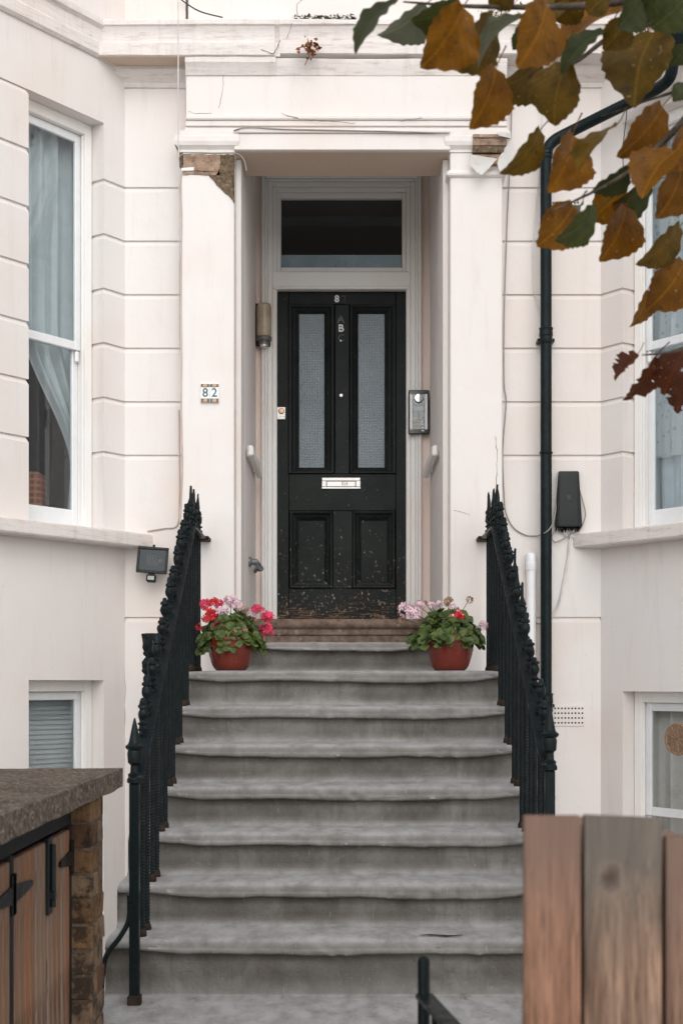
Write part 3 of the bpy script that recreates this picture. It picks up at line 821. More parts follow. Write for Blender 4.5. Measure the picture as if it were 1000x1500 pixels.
t = thing('intercom_panel', 'black framed door intercom with silver panel right of the door', 'intercom', P(613, 636, YD-.04))
yi = YD-.065
bm = bmesh.new(); px_box(bm, 598, 628.5, 571, 636, yi, .035, .006); from_bm('housing', bm, m_plain('gloss_black', (.010, .014, .015), .15, .6), t)
bm = bmesh.new(); px_box(bm, 600.2, 603.8, 577, 629, yi-.002, .004, .001); px_box(bm, 622.2, 625.8, 577, 629, yi-.002, .004, .001); from_bm('side_strip', bm, CLEANW, t)
bm = bmesh.new(); px_box(bm, 604.2, 621.8, 577, 629, yi-.0015, .004, .001); from_bm('face_plate', bm, m_plain('mottled_steel', (.25, .26, .26), .3, .5, .6, 60, .2, .5), t)
disc('camera_dome', 613, 583.5, yi-.001, .030, .020, m_plain('mirror_steel', (.7, .68, .65), .1, .5, .1, 20, 0, .9), t, 20, .7)
bm = bmesh.new(); px_box(bm, 606, 620, 595, 602, yi-.003, .004, .001); from_bm('speaker_grille', bm, m_plain('pale_label', (.52, .56, .60), .4), t)
for k in range(3):
    y0 = 614.8+k*4.9
    bm = bmesh.new(); px_box(bm, 605, 615.2, y0, y0+4.1, yi-.003, .004, .0006); from_bm('name_card', bm, m_plain('name_card_paper', (.50, .49, .42), .6), t)
    disc('call_button', 618.3, y0+2.2, yi-.002, .0055, .004, CLEANW, t, 10)
bm = bmesh.new(); px_box(bm, 617, 621, 630.3, 631.6, yi-.0012, .002, .0003); from_bm('maker_mark', bm, CLEANW, t)

# rails in the lobby
for sgn, xw in ((-1, LX0), (1, LX1)):
    xx = xw-sgn*.030
    t = thing('lobby_handrail', 'white flat handrail on the %s wall of the porch' % ('lantern-side' if sgn < 0 else 'intercom-side'), 'handrail', (xx, 8.1, Hh(1.33)))
    box('rail', xx-.016, xx+.016, YL+.03, YD-.10, Hh(1.285), Hh(1.345), WHITE, t, .008)
    for yy in (8.2, 8.8): box('bracket', min(xx, xw), max(xx, xw), yy-.012, yy+.012, Hh(1.30), Hh(1.325), WHITE, t, .002)
GREYM = m_plain('galvanised_grey', (.16, .17, .175), .4, .5, .15, 20, .1, .4)
t = thing('grab_handle', 'small grey metal grab handle low on the porch wall', 'handle', (LX0, 8.4, Hh(.70)))
tube('grip', [(LX0+.045, 8.36, Hh(.71)), (LX0+.045, 8.88, Hh(.71))], .014, GREYM, t, 12, 1)
for yy in (8.36, 8.86):
    bm = bmesh.new(); bm_lathe(bm, [(.030, 0), (.030, .012), (.018, .02), (.018, .05)], 14, Matrix.Translation((LX0, yy, Hh(.71))) @ Matrix.Rotation(math.radians(90), 4, 'Y')); from_bm('mount', bm, GREYM, t)

# flood light
t = thing('flood_light', 'black halogen floodlight with glass front below the left sill', 'light', P(223, 850, YW))
FM = Matrix.Translation(P(223.5, 821, YW-.10)) @ Matrix.Rotation(math.radians(-9), 4, 'X') @ Matrix.Rotation(math.radians(4), 4, 'Y')
bm = bmesh.new()
bm_box(bm, -.084, .084, -.012, .0, .058, .073, .003, FM); bm_box(bm, -.084, .084, -.012, .0, -.073, -.058, .003, FM)
bm_box(bm, -.084, -.071, -.0125, .0, -.058, .058, .002, FM); bm_box(bm, .071, .084, -.0125, .0, -.058, .058, .002, FM)
from_bm('front_frame', bm, BLACKP, t)
bm = bmesh.new(); r = bmesh.ops.create_cube(bm, size=1)
for v in bm.verts:
    k = 1 if v.co.y < 0 else .62
    v.co = FM @ Vector((v.co.x*.156*k, .034+v.co.y*.066, v.co.z*.13*k))
bmesh.ops.delete(bm, geom=[f for f in bm.faces if (f.calc_center_median()-FM.translation).y < .02 and abs(f.calc_center_median().z-FM.translation.z) < .02 and abs(f.calc_center_median().x-FM.translation.x) < .02], context='FACES')
from_bm('housing', bm, m_plain('reflector_grey', (.045, .052, .052), .6, .2, .1), t, smooth=0)
bm = bmesh.new(); bm_box(bm, -.072, .072, -.006, -.004, -.059, .059, 0, FM); from_bm('lens', bm, m_glass('lamp_lens', (.42, .46, .46), .03), t)
bm = bmesh.new()
pts = [FM @ Vector((-.034+.058*k/60, .022+.016*math.cos(k*.42), .005+.030*math.sin(k*.42))) for k in range(61)]
bm_tube(bm, pts, .0042, 6); from_bm('spiral_bulb', bm, CLEANW, t)
bm = bmesh.new(); bm_box(bm, .028, .052, .010, .034, -.010, .014, .003, FM); from_bm('bulb_cap', bm, CHROME, t)
bm = bmesh.new(); bm_box(bm, -.026, .026, -.006, .030, -.118, -.078, .006, FM); bm_box(bm, -.016, .016, -.002, .02, -.08, -.07, 0, FM); from_bm('motion_sensor', bm, BLACKP, t)
bm = bmesh.new(); bm_box(bm, -.018, .018, -.0085, -.003, -.110, -.088, .002, FM); from_bm('sensor_window', bm, SILVER, t)
bm = bmesh.new(); bm_tube(bm, [FM @ Vector((0, .005, .072)), FM @ Vector((0, .005, .088))], .007, 8); bm_tube(bm, [FM @ Vector((0, .06, -.03)), P(224, 832, YW+.01)], .014, 8); from_bm('wall_bracket', bm, BLACKP, t)

# junction box
t = thing('junction_box', 'black tapered cable junction box beside the drainpipe', 'box', P(832, 778, YW))
bm = bmesh.new(); fr = [bm.verts.new(P(*q, YW-.06)) for q in ((819, 704), (845, 704), (847.5, 771), (817, 771))]
md = [bm.verts.new(P(*q, YW-.04)) for q in ((817.5, 691), (847.5, 690), (852.5, 772), (812, 772))]
bk = [bm.verts.new(P(*q, YW+.002)) for q in ((817.5, 690), (847.5, 690), (852.5, 773), (812, 773))]
for A, Bq in ((fr, md), (md, bk)):
    for i in range(4): bm.faces.new((A[i], A[(i+1) % 4], Bq[(i+1) % 4], Bq[i]))
bm.faces.new(fr)
bmesh.ops.bevel(bm, geom=list(bm.edges), offset=.004, segments=2, affect='EDGES')
from_bm('cover', bm, BLACKP, t)
bm = bmesh.new(); px_box(bm, 829.5, 836.5, 724.5, 732, YW-.0625, .003, .0006); from_bm('moulded_mark', bm, m_plain('box_mark_grey', (.035, .045, .045), .6), t)
bm = bmesh.new(); r_ = random.Random(4)
for k in range(34):
    x = 815+k*1.05; bm_tube(bm, [P(x, 771.5, YW-.03+r_.uniform(0, .02)), P(x+r_.uniform(-2, 2), 777+r_.uniform(-2, 3), YW-.03)], .0028, 5)
from_bm('cable_glands', bm, BLACKP, t)

# drain pipe
t = thing('drainpipe', 'black cast iron drainpipe with swan neck bend right of the porch', 'drainpipe', (xpx(799, YW-.06), YW-.06, 0))
yp = YW-.075
def pp(x, y, Z=None): return P(x, y, Z or yp)
bm = bmesh.new()
path = [Vector((pp(799.5, 1000).x, yp, -.02)), pp(799.5, 700), pp(799.3, 300), pp(799.3, 236)] + smooth_path([pp(799.3, 236), pp(801.5, 218, yp), pp(812, 205, yp), pp(830, 195, yp-.01)], 4)[1:]
path += [pp(880, 170, 7.64), pp(935, 143, 7.46)] + smooth_path([pp(935, 143, 7.46), pp(966, 127, 7.36), pp(981, 112, 7.29), pp(985, 90, 7.26)], 4)[1:] + [pp(986, 55, 7.26)]
bm_tube(bm, path, .031, 14); from_bm('pipe', bm, PIPE, t)
def collar(x, y, h, r, yb=yp):
    bm = bmesh.new(); c = pp(x, y, yb)
    bm_lathe(bm, [(r*.94, -h/2), (r, -h/2+.005), (r*.97, -.004), (r*1.05, 0), (r*1.05, .008), (r, h/2-.01), (r*1.08, h/2-.006), (r*1.08, h/2), (r*.92, h/2+.004)], 16, Matrix.Translation(c))
    from_bm('pipe_collar', bm, PIPE, t)
collar(799.4, 492, .085, .036); collar(799.4, 1030, .10, .037); collar(799.3, 226, .05, .036); collar(799.4, 664, .012, .034)
for y in (498, 1034):
    bm = bmesh.new(); px_box(bm, 787, 812, y-2.5, y+2.5, yp+.005, .07, .002); from_bm('pipe_bracket', bm, PIPE, t)
bm = bmesh.new(); c = pp(986, 58, 7.24)
bm_lathe(bm, [(.035, -.09), (.06, -.075), (.10, .0), (.105, .06), (.115, .065), (.115, .085), (.10, .086)], 4, Matrix.Translation(c) @ Matrix.Rotation(math.radians(45), 4, 'Z'))
from_bm('rain_hopper', bm, PIPE, t, smooth=0)
# white waste pipe
t = thing('white_waste_pipe', 'short white plastic waste pipe against the wall behind the railing', 'pipe', (xpx(777, YW), YW-.04, 0))
yq = YW-.035
bm = bmesh.new(); bm_tube(bm, [(P(777.5, 812, yq).x, yq, z) for z in (.0, zpx(822, yq))], .0265, 14); from_bm('pipe', bm, CLEANW, t)
bm = bmesh.new(); bm_lathe(bm, [(.029, -.06), (.031, -.055), (.031, -.02), (.0285, -.016), (.0285, .02), (.024, .034), (.01, .040)], 14, Matrix.Translation(P(777.5, 820, yq))); from_bm('end_cap', bm, CLEANW, t)

# air bricks
def vent(xa, xb, ya, yb, nx, ny, nm):
    v = empty_part('air_vent', house); Z = YW-.006
    bm = bmesh.new(); px_box(bm, xa, xb, ya, yb, Z, .012, .002); from_bm('vent_plate', bm, STUCCO, v)
    bm = bmesh.new()
    for i in range(nx):
        for j in range(ny):
            c = P(xa+(xb-xa)*(i+.7)/(nx+.4), ya+(yb-ya)*(j+.7)/(ny+.4), Z)
            bm_lathe(bm, [(.0052, -.001), (.0052, .0012)], 8, Matrix.Translation(c) @ Matrix.Rotation(math.radians(90), 4, 'X'))
    from_bm('vent_holes', bm, DARK, v)
vent(809, 856, 1033, 1064, 9, 4, 'lower'); vent(806, 850, 293, 311, 8, 3, 'upper')

# cables
def cable(pts, Z, r, mat, label, nme='cable', n=6):
    pts3 = [P(q[0], q[1], q[2] if len(q) > 2 else Z) for q in pts]
    o = tube(nme, pts3, r, mat, None, 6, n, label=label, cat='cable', group='cables fixed along the facade')
    return o
CW = m_plain('cable_white', (.62, .60, .58), .5); CP = m_plain('cable_pinkish', (.55, .44, .38), .6); CB = m_plain('cable_black', (.03, .03, .03), .5); CG = m_plain('cable_grey', (.30, .28, .26), .6)
cable([(260.5, -20, 7.58), (261, 60, 7.58), (261, 120, 7.59), (261, 200, YP-.03), (262, 232, YP-.02), (262.5, 300, YP+.02), (263, 520, YP+.03)], 7.6, .0032, CW, 'thin white cable running straight down beside the left capital')
cable([(267, 250), (264, 270), (266, 320), (265, 420), (266, 520), (265.5, 600), (267, 690), (263, 765)], YP-.004, .0042, CP, 'painted cable following the outer edge of left pilaster')
cable([(262, 600), (262.5, 660), (263, 720), (260, 768), (240, 774), (216, 778)], YW-.006, .0042, CP, 'painted cable turning along the top of the left sill')
cable([(342, 191), (362, 187), (420, 189), (520, 191), (600, 193), (658, 195)], YP-.038, .0036, CG, 'grey cable stapled along the porch beam')
cable([(262, 232), (268, 226), (300, 224.5), (335, 224), (350, 226), (358, 236), (361, 250)], YP-.030, .0034, CG, 'grey cable looped under the left capital', n=8)
cable([(746, 80, YW-.02), (749, 150, YW-.01), (747, 230, YW-.01), (742, 340), (738, 470), (738, 560), (741, 590), (736, 660), (738, 725), (741, 752), (752, 773), (770, 784), (787, 785)], YW-.008, .0034, CG, 'thin grey cable hanging down right of the porch and looping to the drainpipe')
cable([(787, 785, YW-.01), (800, 779, YW-.12), (810, 765, YW-.09), (815, 735, YW-.03), (817, 712, YW-.02), (823, 703, YW-.01)], YW-.01, .0036, CG, 'grey cable crossing in front of the drainpipe to the junction box', n=8)
cable([(795, 98), (793, 180), (791, 235), (785, 300), (781, 360), (782, 425), (790, 455)], YW-.02, .0030, CW, 'thin white cable bowed beside the swan neck')
cable([(918, 135), (917, 170), (912, 220), (914, 285)], 7.55, .0026, CB, 'thin dark cable hanging beside the upper right window')
cable([(262, -4), (275, 6), (295, 17), (326, 25)], YW-.03, .0036, CB, 'loose black cable above the cornice')
cable([(845, 706), (852, 730), (857, 752), (853, 768), (846, 778), (832, 782)], YW-.02, .0034, CG, 'grey cable curving down the outer side of the junction box')
cable([(815, 776), (808, 786), (812, 794), (824, 790), (836, 782)], YW-.02, .0034, CG, 'grey cable loop at the bottom left of the junction box')
cable([(820, 774), (828, 784), (845, 787), (870, 786), (884, 781)], YW-.015, .0030, CW, 'white cable running from the junction box to the right sill')
cable([(838, 776), (833, 800), (832, 815), (826, 850), (818, 885), (806, 905)], YW-.008, .0065, CW, 'white conduit sagging from the junction box to the drainpipe')
cable([(784, 912), (790, 914), (794, 908)], YW-.03, .004, CG, 'short grey cable stub between white and black pipes')

# dried plant debris and weeds on the cornice
RUST = m_plain('dried_leaf', (.20, .065, .025), .8, .15, .5, 60)
t = thing('withered_plant', 'withered brown weed hanging from the cornice above the door', 'plant', P(455, 70, 7.60))
r_ = random.Random(12); bm = bmesh.new()
for k in range(46):
    c = Vector((455+r_.gauss(0, 6), 68+r_.gauss(0, 8)))
    a = r_.uniform(0, 6.28); L = r_.uniform(3, 8); Zq = 7.56+r_.uniform(-.03, .03)
    p0 = P(c.x, c.y, Zq); p1 = P(c.x+L*math.cos(a), c.y+L*math.sin(a), Zq-.01); p2 = P(c.x+L*.5*math.cos(a+.9), c.y+L*.5*math.sin(a+.9), Zq+.015); p3 = P(c.x+L*.5*math.cos(a-.9), c.y+L*.5*math.sin(a-.9), Zq-.02)
    v = [bm.verts.new(q) for q in (p0, p2, p1, p3)]; bm.faces.new((v[0], v[1], v[2])); bm.faces.new((v[0], v[2], v[3]))
from_bm('withered_leaves', bm, RUST, t, smooth=0, kind='stuff')
bm = bmesh.new()
for q in ([(450, 56), (455, 70), (452, 84), (446, 95)], [(452, 58), (446, 68), (434, 70)], [(455, 60), (463, 66), (466, 75)]): bm_tube(bm, [P(a, b, 7.57) for a, b in q], .002, 5)
from_bm('stem', bm, RUST, t)
bm = bmesh.new()
for k in range(400):
    x = r_.uniform(428, 520); y = r_.gauss(27, 2.6); c = P(x, y, 7.70); s = r_.uniform(.003, .011)
    a = [bm.verts.new(c+Vector((r_.uniform(-s, s)*1.6, r_.uniform(-s, s)*2, r_.uniform(-s, s)))) for _ in range(3)]; bm.faces.new(a)
from_bm('moss_debris', bm, m_plain('moss_dark', (.09, .085, .06), .95, .1, .5, 40), None, smooth=0, kind='stuff', label='dark moss and dead twigs lying on the cornice above the door', cat='moss')
def weed(x, y, Z, n, lab, sp=14):
    t = thing('weed', lab, 'plant', P(x, y+8, Z)); rr = random.Random(x)
    b1 = bmesh.new(); b2 = bmesh.new()
    for k in range(n):
        e = P(x+rr.gauss(0, sp), y-rr.uniform(2, 26), Z+rr.uniform(-.06, .04)); s0 = P(x+rr.gauss(0, 3), y+8, Z)
        bm_tube(b1, [s0, (s0+e)/2+Vector((rr.uniform(-.02, .02), 0, .01)), e], .0012, 4)
        for q in range(6):
            c = e+Vector((rr.gauss(0, .016), rr.gauss(0, .016), rr.gauss(0, .014))); s = rr.uniform(.006, .013)
            d = Vector((rr.uniform(-1, 1), rr.uniform(-1, 1), rr.uniform(-1, 1))).normalized(); u = d.orthogonal().normalized()
            v = [b2.verts.new(c+p_) for p_ in (-d*s, u*s*.5, d*s, -u*s*.5)]; b2.faces.new(v)
    from_bm('stem', b1, RUST, t); from_bm('leaves', b2, m_plain('weed_leaf', (.11, .13, .045), .6, .3, .5, 70), t, smooth=0, kind='stuff')
weed(733, 24, 7.62, 16, 'small green and rust weed sprouting on the cornice over right capital')
weed(945, 42, 7.35, 18, 'leafy weed growing by the rain hopper', 20)

# ------------------------------------------------------------------ curtains, blinds, things behind the glass
def curtain(B, mir, t0, t1, d, h0, h1, mat, lab, folds=7, amp=.022, tie=None, nm='curtain', wobble=1.0):
    bm = bmesh.new(); NU, NV = 90, 40; g_ = []
    for j in range(NV+1):
        f = j/NV; h = h0+(h1-h0)*f; row = []
        for i in range(NU+1):
            u = i/NU
            if tie:
                # gathered at a tie: the inner edge (large t) swings toward the frame side
                k = min(1, max(0, (f-tie)/.36)) if f > tie else .10*(tie-f)/tie
                k = k*k*(3-2*k) if f > tie else k
                wide = (t1-t0); tt = t0+u*wide*(.40+.60*k)
            else: tt = t0+u*(t1-t0)
            ph = u*folds*2*math.pi
            dd = d+amp*(math.sin(ph+.6*math.sin(f*3))+.4*math.sin(ph*1.7+1.3+f*1.2*wobble))*(1.0 if not tie else .8)
            x, y = B.pt(tt, dd); row.append(bm.verts.new((-x if mir else x, y, Hh(h))))
        g_.append(row)
    for j in range(NV):
        for i in range(NU): bm.faces.new((g_[j][i], g_[j][i+1], g_[j+1][i+1], g_[j+1][i]))
    return bm
t = thing('curtain', 'pale blue tied-back curtain in the upper left bay window', 'curtain', (BL.pt(.2, .26)[0], BL.pt(.2, .26)[1], Hh(.86)))
CURT = m_fabric('blue_grey_cloth', (.54, .585, .60))
from_bm('cloth', curtain(BL, False, -.035, .315, .225, .84, 2.98, CURT, '', 6, .030, .15), CURT, t, smooth=80)
bm = bmesh.new(); zt = .84+2.14*.15
c = [BL.pt(-.04+.15*i/10, .198-.012*math.sin(i/10*math.pi)) for i in range(11)]
a = [bm.verts.new((x, y, Hh(zt-.01-.02*i/10))) for i, (x, y) in enumerate(c)]; b = [bm.verts.new((x, y, Hh(zt+.045-.02*i/10))) for i, (x, y) in enumerate(c)]
for i in range(10): bm.faces.new((a[i], a[i+1], b[i+1], b[i]))
from_bm('tie_band', bm, CURT, t, smooth=80)
NET = N('net_lace', .9, .1); vv = NET.coord(kind='World')
NET.col((.72, .75, .77)); tr = NET.new('ShaderNodeBsdfTransparent'); mx = NET.new('ShaderNodeMixShader')
ck = NET.new('ShaderNodeTexVoronoi'); ck.inputs['Scale'].default_value = 26; NET.link(vv, ck.inputs['Vector'])
NET.link(NET.ramp(ck.outputs['Distance'], [(.15, .30), (.35, .55)]), mx.inputs[0]); NET.link(NET.b.outputs[0], mx.inputs[2]); NET.link(tr.outputs[0], mx.inputs[1])
mxo = NET.new('ShaderNodeMixShader'); NET.link(mx.outputs[0], NET.t.nodes['Material Output'].inputs['Surface']); NET = NET.m
t = thing('net_curtain', 'white net curtain behind the upper right bay window', 'curtain', (-BR.pt(.2, .25)[0], BR.pt(.2, .25)[1], Hh(.9)))
from_bm('net', curtain(BR, True, -.04, .34, .205, 1.22, 3.0, NET, '', 6, .014), NET, t, smooth=80)
from_bm('lining', curtain(BR, True, -.06, .30, .26, .85, 3.0, CURT, '', 5, .02), m_fabric('pale_cloth', (.60, .66, .70)), t, smooth=80)
t = thing('beige_curtain', 'long beige curtain in the basement window beside the fence', 'curtain', (-BR.pt(.2, .25)[0], BR.pt(.2, .25)[1], .3))
from_bm('cloth', curtain(BR, True, -.06, .34, .225, -1.2, -.06, CURT, '', 6, .022), m_fabric('beige_cloth', (.66, .61, .565)), t, smooth=80)
# wicker fan on the basement window
WICK = m_plain('wicker', (.30, .19, .12), .8, .2, .3, 60)
wc = P(992, 1083, 7.30); t = thing('wicker_roundel', 'round brown wicker fan hanging in the right basement window', 'ornament', wc)
bm = bmesh.new(); RM = Matrix.Translation(wc) @ Matrix.Rotation(math.radians(-54.5), 4, 'Z') @ Matrix.Rotation(math.radians(90), 4, 'X')
for rr_ in (.080, .075): bm_tube(bm, [RM @ Vector((rr_*math.cos(a*.2618), rr_*math.sin(a*.2618), 0)) for a in range(25)], .006, 6)
from_bm('rim', bm, WICK, t)
bm = bmesh.new(); bm_lathe(bm, [(.074, 0), (.074, .002)], 24, RM); from_bm('weave', bm, m_plain('wicker_pale', (.24, .165, .115), .9, .1, .3, 90), t)
for k in range(9):
    a = math.pi*2*k/9; bm = bmesh.new(); bm_tube(bm, [RM @ Vector((.01*math.cos(a), .01*math.sin(a), .005)), RM @ Vector((.074*math.cos(a), .074*math.sin(a), .006))], .003, 5); from_bm('spoke', bm, WICK, t)
# venetian blind in left basement window
t = thing('venetian_blind', 'grey venetian blind in the left basement window', 'blind', (BL.pt(.25, .2)[0], BL.pt(.25, .2)[1], .4))
SLAT = m_plain('blind_slat', (.74, .76, .77), .4, .4, .04)
bm = bmesh.new()
c = [BL.pt(-.02, .178), BL.pt(TW1-.02, .178), BL.pt(TW1-.02, .188), BL.pt(-.02, .188)]
vs = [bm.verts.new((x, y, dz)) for (x, y), dz in zip(c, (-.013, -.013, .013, .013))]; bm.faces.new(vs)
bmesh.ops.solidify(bm, geom=list(bm.faces), thickness=.0012)
first = None; zz = Hh(-.08); k = 0
while zz > .36:
    if first is None:
        first = from_bm('slat', bm, SLAT, t, smooth=0); base_z = first.location.z; first.location.z = base_z+zz
        for v in first.data.vertices: pass
    else:
        o = first.copy(); COL.objects.link(o); o.location.z = base_z+zz
    zz -= .026
box('head_rail', BL.pt(TW1-.02, .185)[0], BL.pt(TW0+.03, .185)[0], BL.pt(.25, .185)[1]-.01, BL.pt(.25, .185)[1]+.01, Hh(-.055), Hh(-.03), SLAT, t) if False else None
# tartan armchair just inside the left window
TART = N('tartan', .9, .1); vv = TART.coord(kind='World')
w1 = TART.new('ShaderNodeTexWave', wave_type='BANDS', bands_direction='X'); w1.inputs['Scale'].default_value = 9; TART.link(vv, w1.inputs[0])
w2 = TART.new('ShaderNodeTexWave', wave_type='BANDS', bands_direction='Z'); w2.inputs['Scale'].default_value = 9; TART.link(vv, w2.inputs[0])
c = TART.mix(TART.ramp(w1.outputs['Fac'], [(.5, 0), (.6, .7)]), (.50, .17, .10), (.18, .055, .04)); c = TART.mix(TART.ramp(w2.outputs['Fac'], [(.6, 0), (.7, .5)]), c, (.58, .36, .22)); TART.col(c); TART = TART.m
cc = (-1.735, 7.98); t = thing('tartan_armchair', 'red tartan armchair seen through the left bay window', 'armchair', (cc[0], cc[1], Hh(.35)))
bm = bmesh.new(); bm_box(bm, -.30, .06, -.09, .09, 0, .83, .045, Matrix.Translation((cc[0], cc[1], Hh(.35))), 3); from_bm('backrest', bm, TART, t)
bm = bmesh.new(); bm_box(bm, -.36, .02, .09, .55, 0, .30, .05, Matrix.Translation((cc[0], cc[1], Hh(.35))), 3); from_bm('seat', bm, TART, t)

# ------------------------------------------------------------------ front steps
RISE, RUN, ZL = .17, .28, 1.53
stairs = thing('front_steps', 'timeworn grey asphalt-coated front steps with sagging rounded nosings up to the door', 'steps', (0, 5.0, 0))
def step(k, x0, x1, yf, zt, depth, bottom=0.0, nx=150, lipamp=1.0):
    """solid step: coated tread, swollen drooping nosing, riser down to `bottom`"""
    bm = bmesh.new(); rows = []; rnd = random.Random(100+k)
    bl = [(rnd.uniform(x0*.2, x1*.96), rnd.uniform(.02, .07), rnd.uniform(.006, .016), rnd.uniform(.004, .010)) for _ in range(15+k % 4)]
    bl += [(rnd.uniform(x0*.95, x1*.95), rnd.uniform(.085, .14), rnd.uniform(.008, .014), rnd.uniform(.002, .006)) for _ in range(4)]
    dips = [rnd.uniform(-1, 1) for _ in range(3)]
    for i in range(nx+1):
        x = x0+(x1-x0)*i/nx; e = min(x-x0, x1-x)
        n1 = noise.noise(Vector((x*1.7, k*5.1, 0))); n2 = noise.noise(Vector((x*5, k*3.3, 2))); n3 = noise.noise(Vector((x*17, k*1.3, 7)))
        L = .058+.012*n1+.007*n2+.004*n3
        edge = min(1, max(0, (e-.06)/.22)); L = L*(.55+.45*edge)
        ov = (.024+.009*n2+.005*n3)*(.35+.65*edge)*lipamp
        zz = zt+.003*n2+.0015*n3-.004*(1-edge)
        r = .024
        pr = [(depth, 0.006), (depth*.75, .001), (.12, .000), (.07, -.001), (.035, -.003), (.014, -.008), (.002, -.018), (-.003, -.030)]
        pts = [(yf+a-(.0 if a > .05 else ov*.25), zz+b) for a, b in pr]
        lo = max(.034, L)
        pts += [(yf-ov*.55, zz-lo*.66), (yf-ov*.95, zz-lo*.86), (yf-ov*.9, zz-lo*.97), (yf-ov*.35, zz-lo*1.04), (yf+.010, zz-lo*1.02), (yf+.014, zz-lo*1.10)]
        rb = zt-RISE if bottom is None else bottom
        H = zt-RISE-(.045 if k == 6 else 0)
        bul = .006*noise.noise(Vector((x*3, k*2.2, 9)))
        pts += [(yf+.011+bul*.3, zz-.088), (yf+.008+bul, zz-.105), (yf+.007+bul, zz-.125), (yf+.006+bul*.6, zz-.145), (yf-.002, H+.012), (yf-.012, H+.003), (yf-.030, H-.002)]
        row = []
        for (yy, zq) in pts:
            s = zz-zq
            for (bx, bs, br, ba) in bl:
                d2 = ((x-bx)**2+(s-bs)**2)/(br*br)
                if d2 < 6 and yy < yf+.03: yy -= ba*math.exp(-d2)
            row.append(bm.verts.new((x, yy, zq)))
        rows.append(row)
    m = len(rows[0])
    for A, Bq in zip(rows, rows[1:]):
        for j in range(m-1): bm.faces.new((A[j], A[j+1], Bq[j+1], Bq[j]))
    for row in (rows[0], rows[-1]):
        c0 = bm.verts.new((row[0].co.x, yf+depth, bottom)); c1 = bm.verts.new((row[0].co.x, yf+.0, bottom))
        f = bm.faces.new(list(row)+[c1, c0])
        bmesh.ops.triangulate(bm, faces=[f])
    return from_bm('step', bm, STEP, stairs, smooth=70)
XS = .89
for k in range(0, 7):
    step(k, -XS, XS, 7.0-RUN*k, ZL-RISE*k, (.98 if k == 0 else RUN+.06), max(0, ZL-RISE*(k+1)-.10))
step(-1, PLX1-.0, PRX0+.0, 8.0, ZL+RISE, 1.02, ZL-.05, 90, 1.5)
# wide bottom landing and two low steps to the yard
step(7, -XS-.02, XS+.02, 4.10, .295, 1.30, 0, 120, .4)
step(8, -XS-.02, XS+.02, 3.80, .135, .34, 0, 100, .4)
# solid base under the flight
bm = bmesh.new()
pts = [(4.2, 0), (7.9, 0), (7.9, ZL-.12), (7.05, ZL-.12)] + [q for k in range(1, 8) for q in ((7.05-RUN*(k-1), ZL-RISE*k-.12-.06*(k == 7)), (7.05-RUN*k, ZL-RISE*k-.12-.06*(k == 7)))] + [(4.2, ZL-RISE*7-.18)]
a = [bm.verts.new((-XS+.02, y, zq)) for y, zq in pts]; b = [bm.verts.new((XS-.02, y, zq)) for y, zq in pts]
bm.faces.new(a); bm.faces.new(b[::-1])
for i in range(len(pts)): bm.faces.new((a[i], a[(i+1) % len(pts)], b[(i+1) % len(pts)], b[i]))
from_bm('stair_core', bm, STUCCO, stairs, smooth=0)

# ------------------------------------------------------------------ iron railings
RX = .762
def rail_z(y): return ZL+.70-max(0, 7.0-y)*RISE/RUN
ZB = .295
def tread_z(y):
    k = 0 if y >= 7.0 else min(7, math.ceil((7.0-y)/RUN-1e-6))
    return ZB if k == 7 else ZL-RISE*k
def baluster_mesh(L):
    bm = bmesh.new(); rings = []; n = int(L/.0030); rad = .0110
    for i in range(n+1):
        z_ = -.02+(L+.02)*i/n; a0 = z_*170; ring = []
        for q in range(6):
            a = a0+q*math.pi/3; rr = rad*(1.0 if q % 2 == 0 else .86)
            ring.append(bm.verts.new((rr*math.cos(a), rr*math.sin(a), z_)))
        rings.append(ring)
    for A, Bq in zip(rings, rings[1:]):
        for q in range(6): bm.faces.new((A[q], A[(q+1) % 6], Bq[(q+1) % 6], Bq[q]))
    bmesh.ops.recalc_face_normals(bm, faces=bm.faces)
    me = bpy.data.meshes.new('baluster'); bm.to_mesh(me); bm.free(); me.shade_smooth(); me.set_sharp_from_angle(angle=math.radians(35)); me.materials.append(IRON); return me
def shoe_mesh():
    bm = bmesh.new(); bm_lathe(bm, [(.017, -.01), (.016, .012), (.013, .022), (.010, .026)], 8)
    me = bpy.data.meshes.new('foot'); bm.to_mesh(me); bm.free(); me.shade_smooth(); me.materials.append(IRONR); return me
def finial_mesh(kind):
    full = [(.010, -.01), (.014, .0), (.014, .008), (.010, .010), (.010, .018), (.017, .020), (.018, .030), (.012, .033), (.011, .042), (.017, .045), (.018, .052), (.012, .056), (.012, .064), (.017, .074), (.020, .088), (.018, .102), (.013, .110), (.018, .112), (.018, .121), (.011, .126)]
    tip = {0: [(.012, .142), (.010, .170), (.006, .200), (.004, .216), (.002, .220)], 1: [(.013, .140), (.010, .150), (.003, .153)], 2: [(.010, .136), (.003, .139)], 3: [(.008, .15), (.0075, .185), (.006, .208), (.002, .211)]}[kind]
    bm = bmesh.new(); bm_lathe(bm, full+tip, 10, Matrix(), 1, 1, None)
    rr = random.Random(kind)
    for v in bm.verts:
        v.co += Vector((noise.noise(v.co*55+Vector((kind*9, 0, 0))), noise.noise(v.co*55+Vector((0, kind*9, 4))), .5*noise.noise(v.co*60)))*.0055
    me = bpy.data.meshes.new('finial'); bm.to_mesh(me); bm.free(); me.shade_smooth(); me.set_sharp_from_angle(angle=math.radians(50)); me.materials.append(IRON); return me
LA, LB, LC = .70-.07*.6071-.0+RISE-.07*0, 0, .70
FIN = [finial_mesh(i) for i in range(4)]; SHOE = shoe_mesh(); BALS = {}
def bal(L):
    key = round(L, 3)
    if key not in BALS: BALS[key] = baluster_mesh(L)
    return BALS[key]
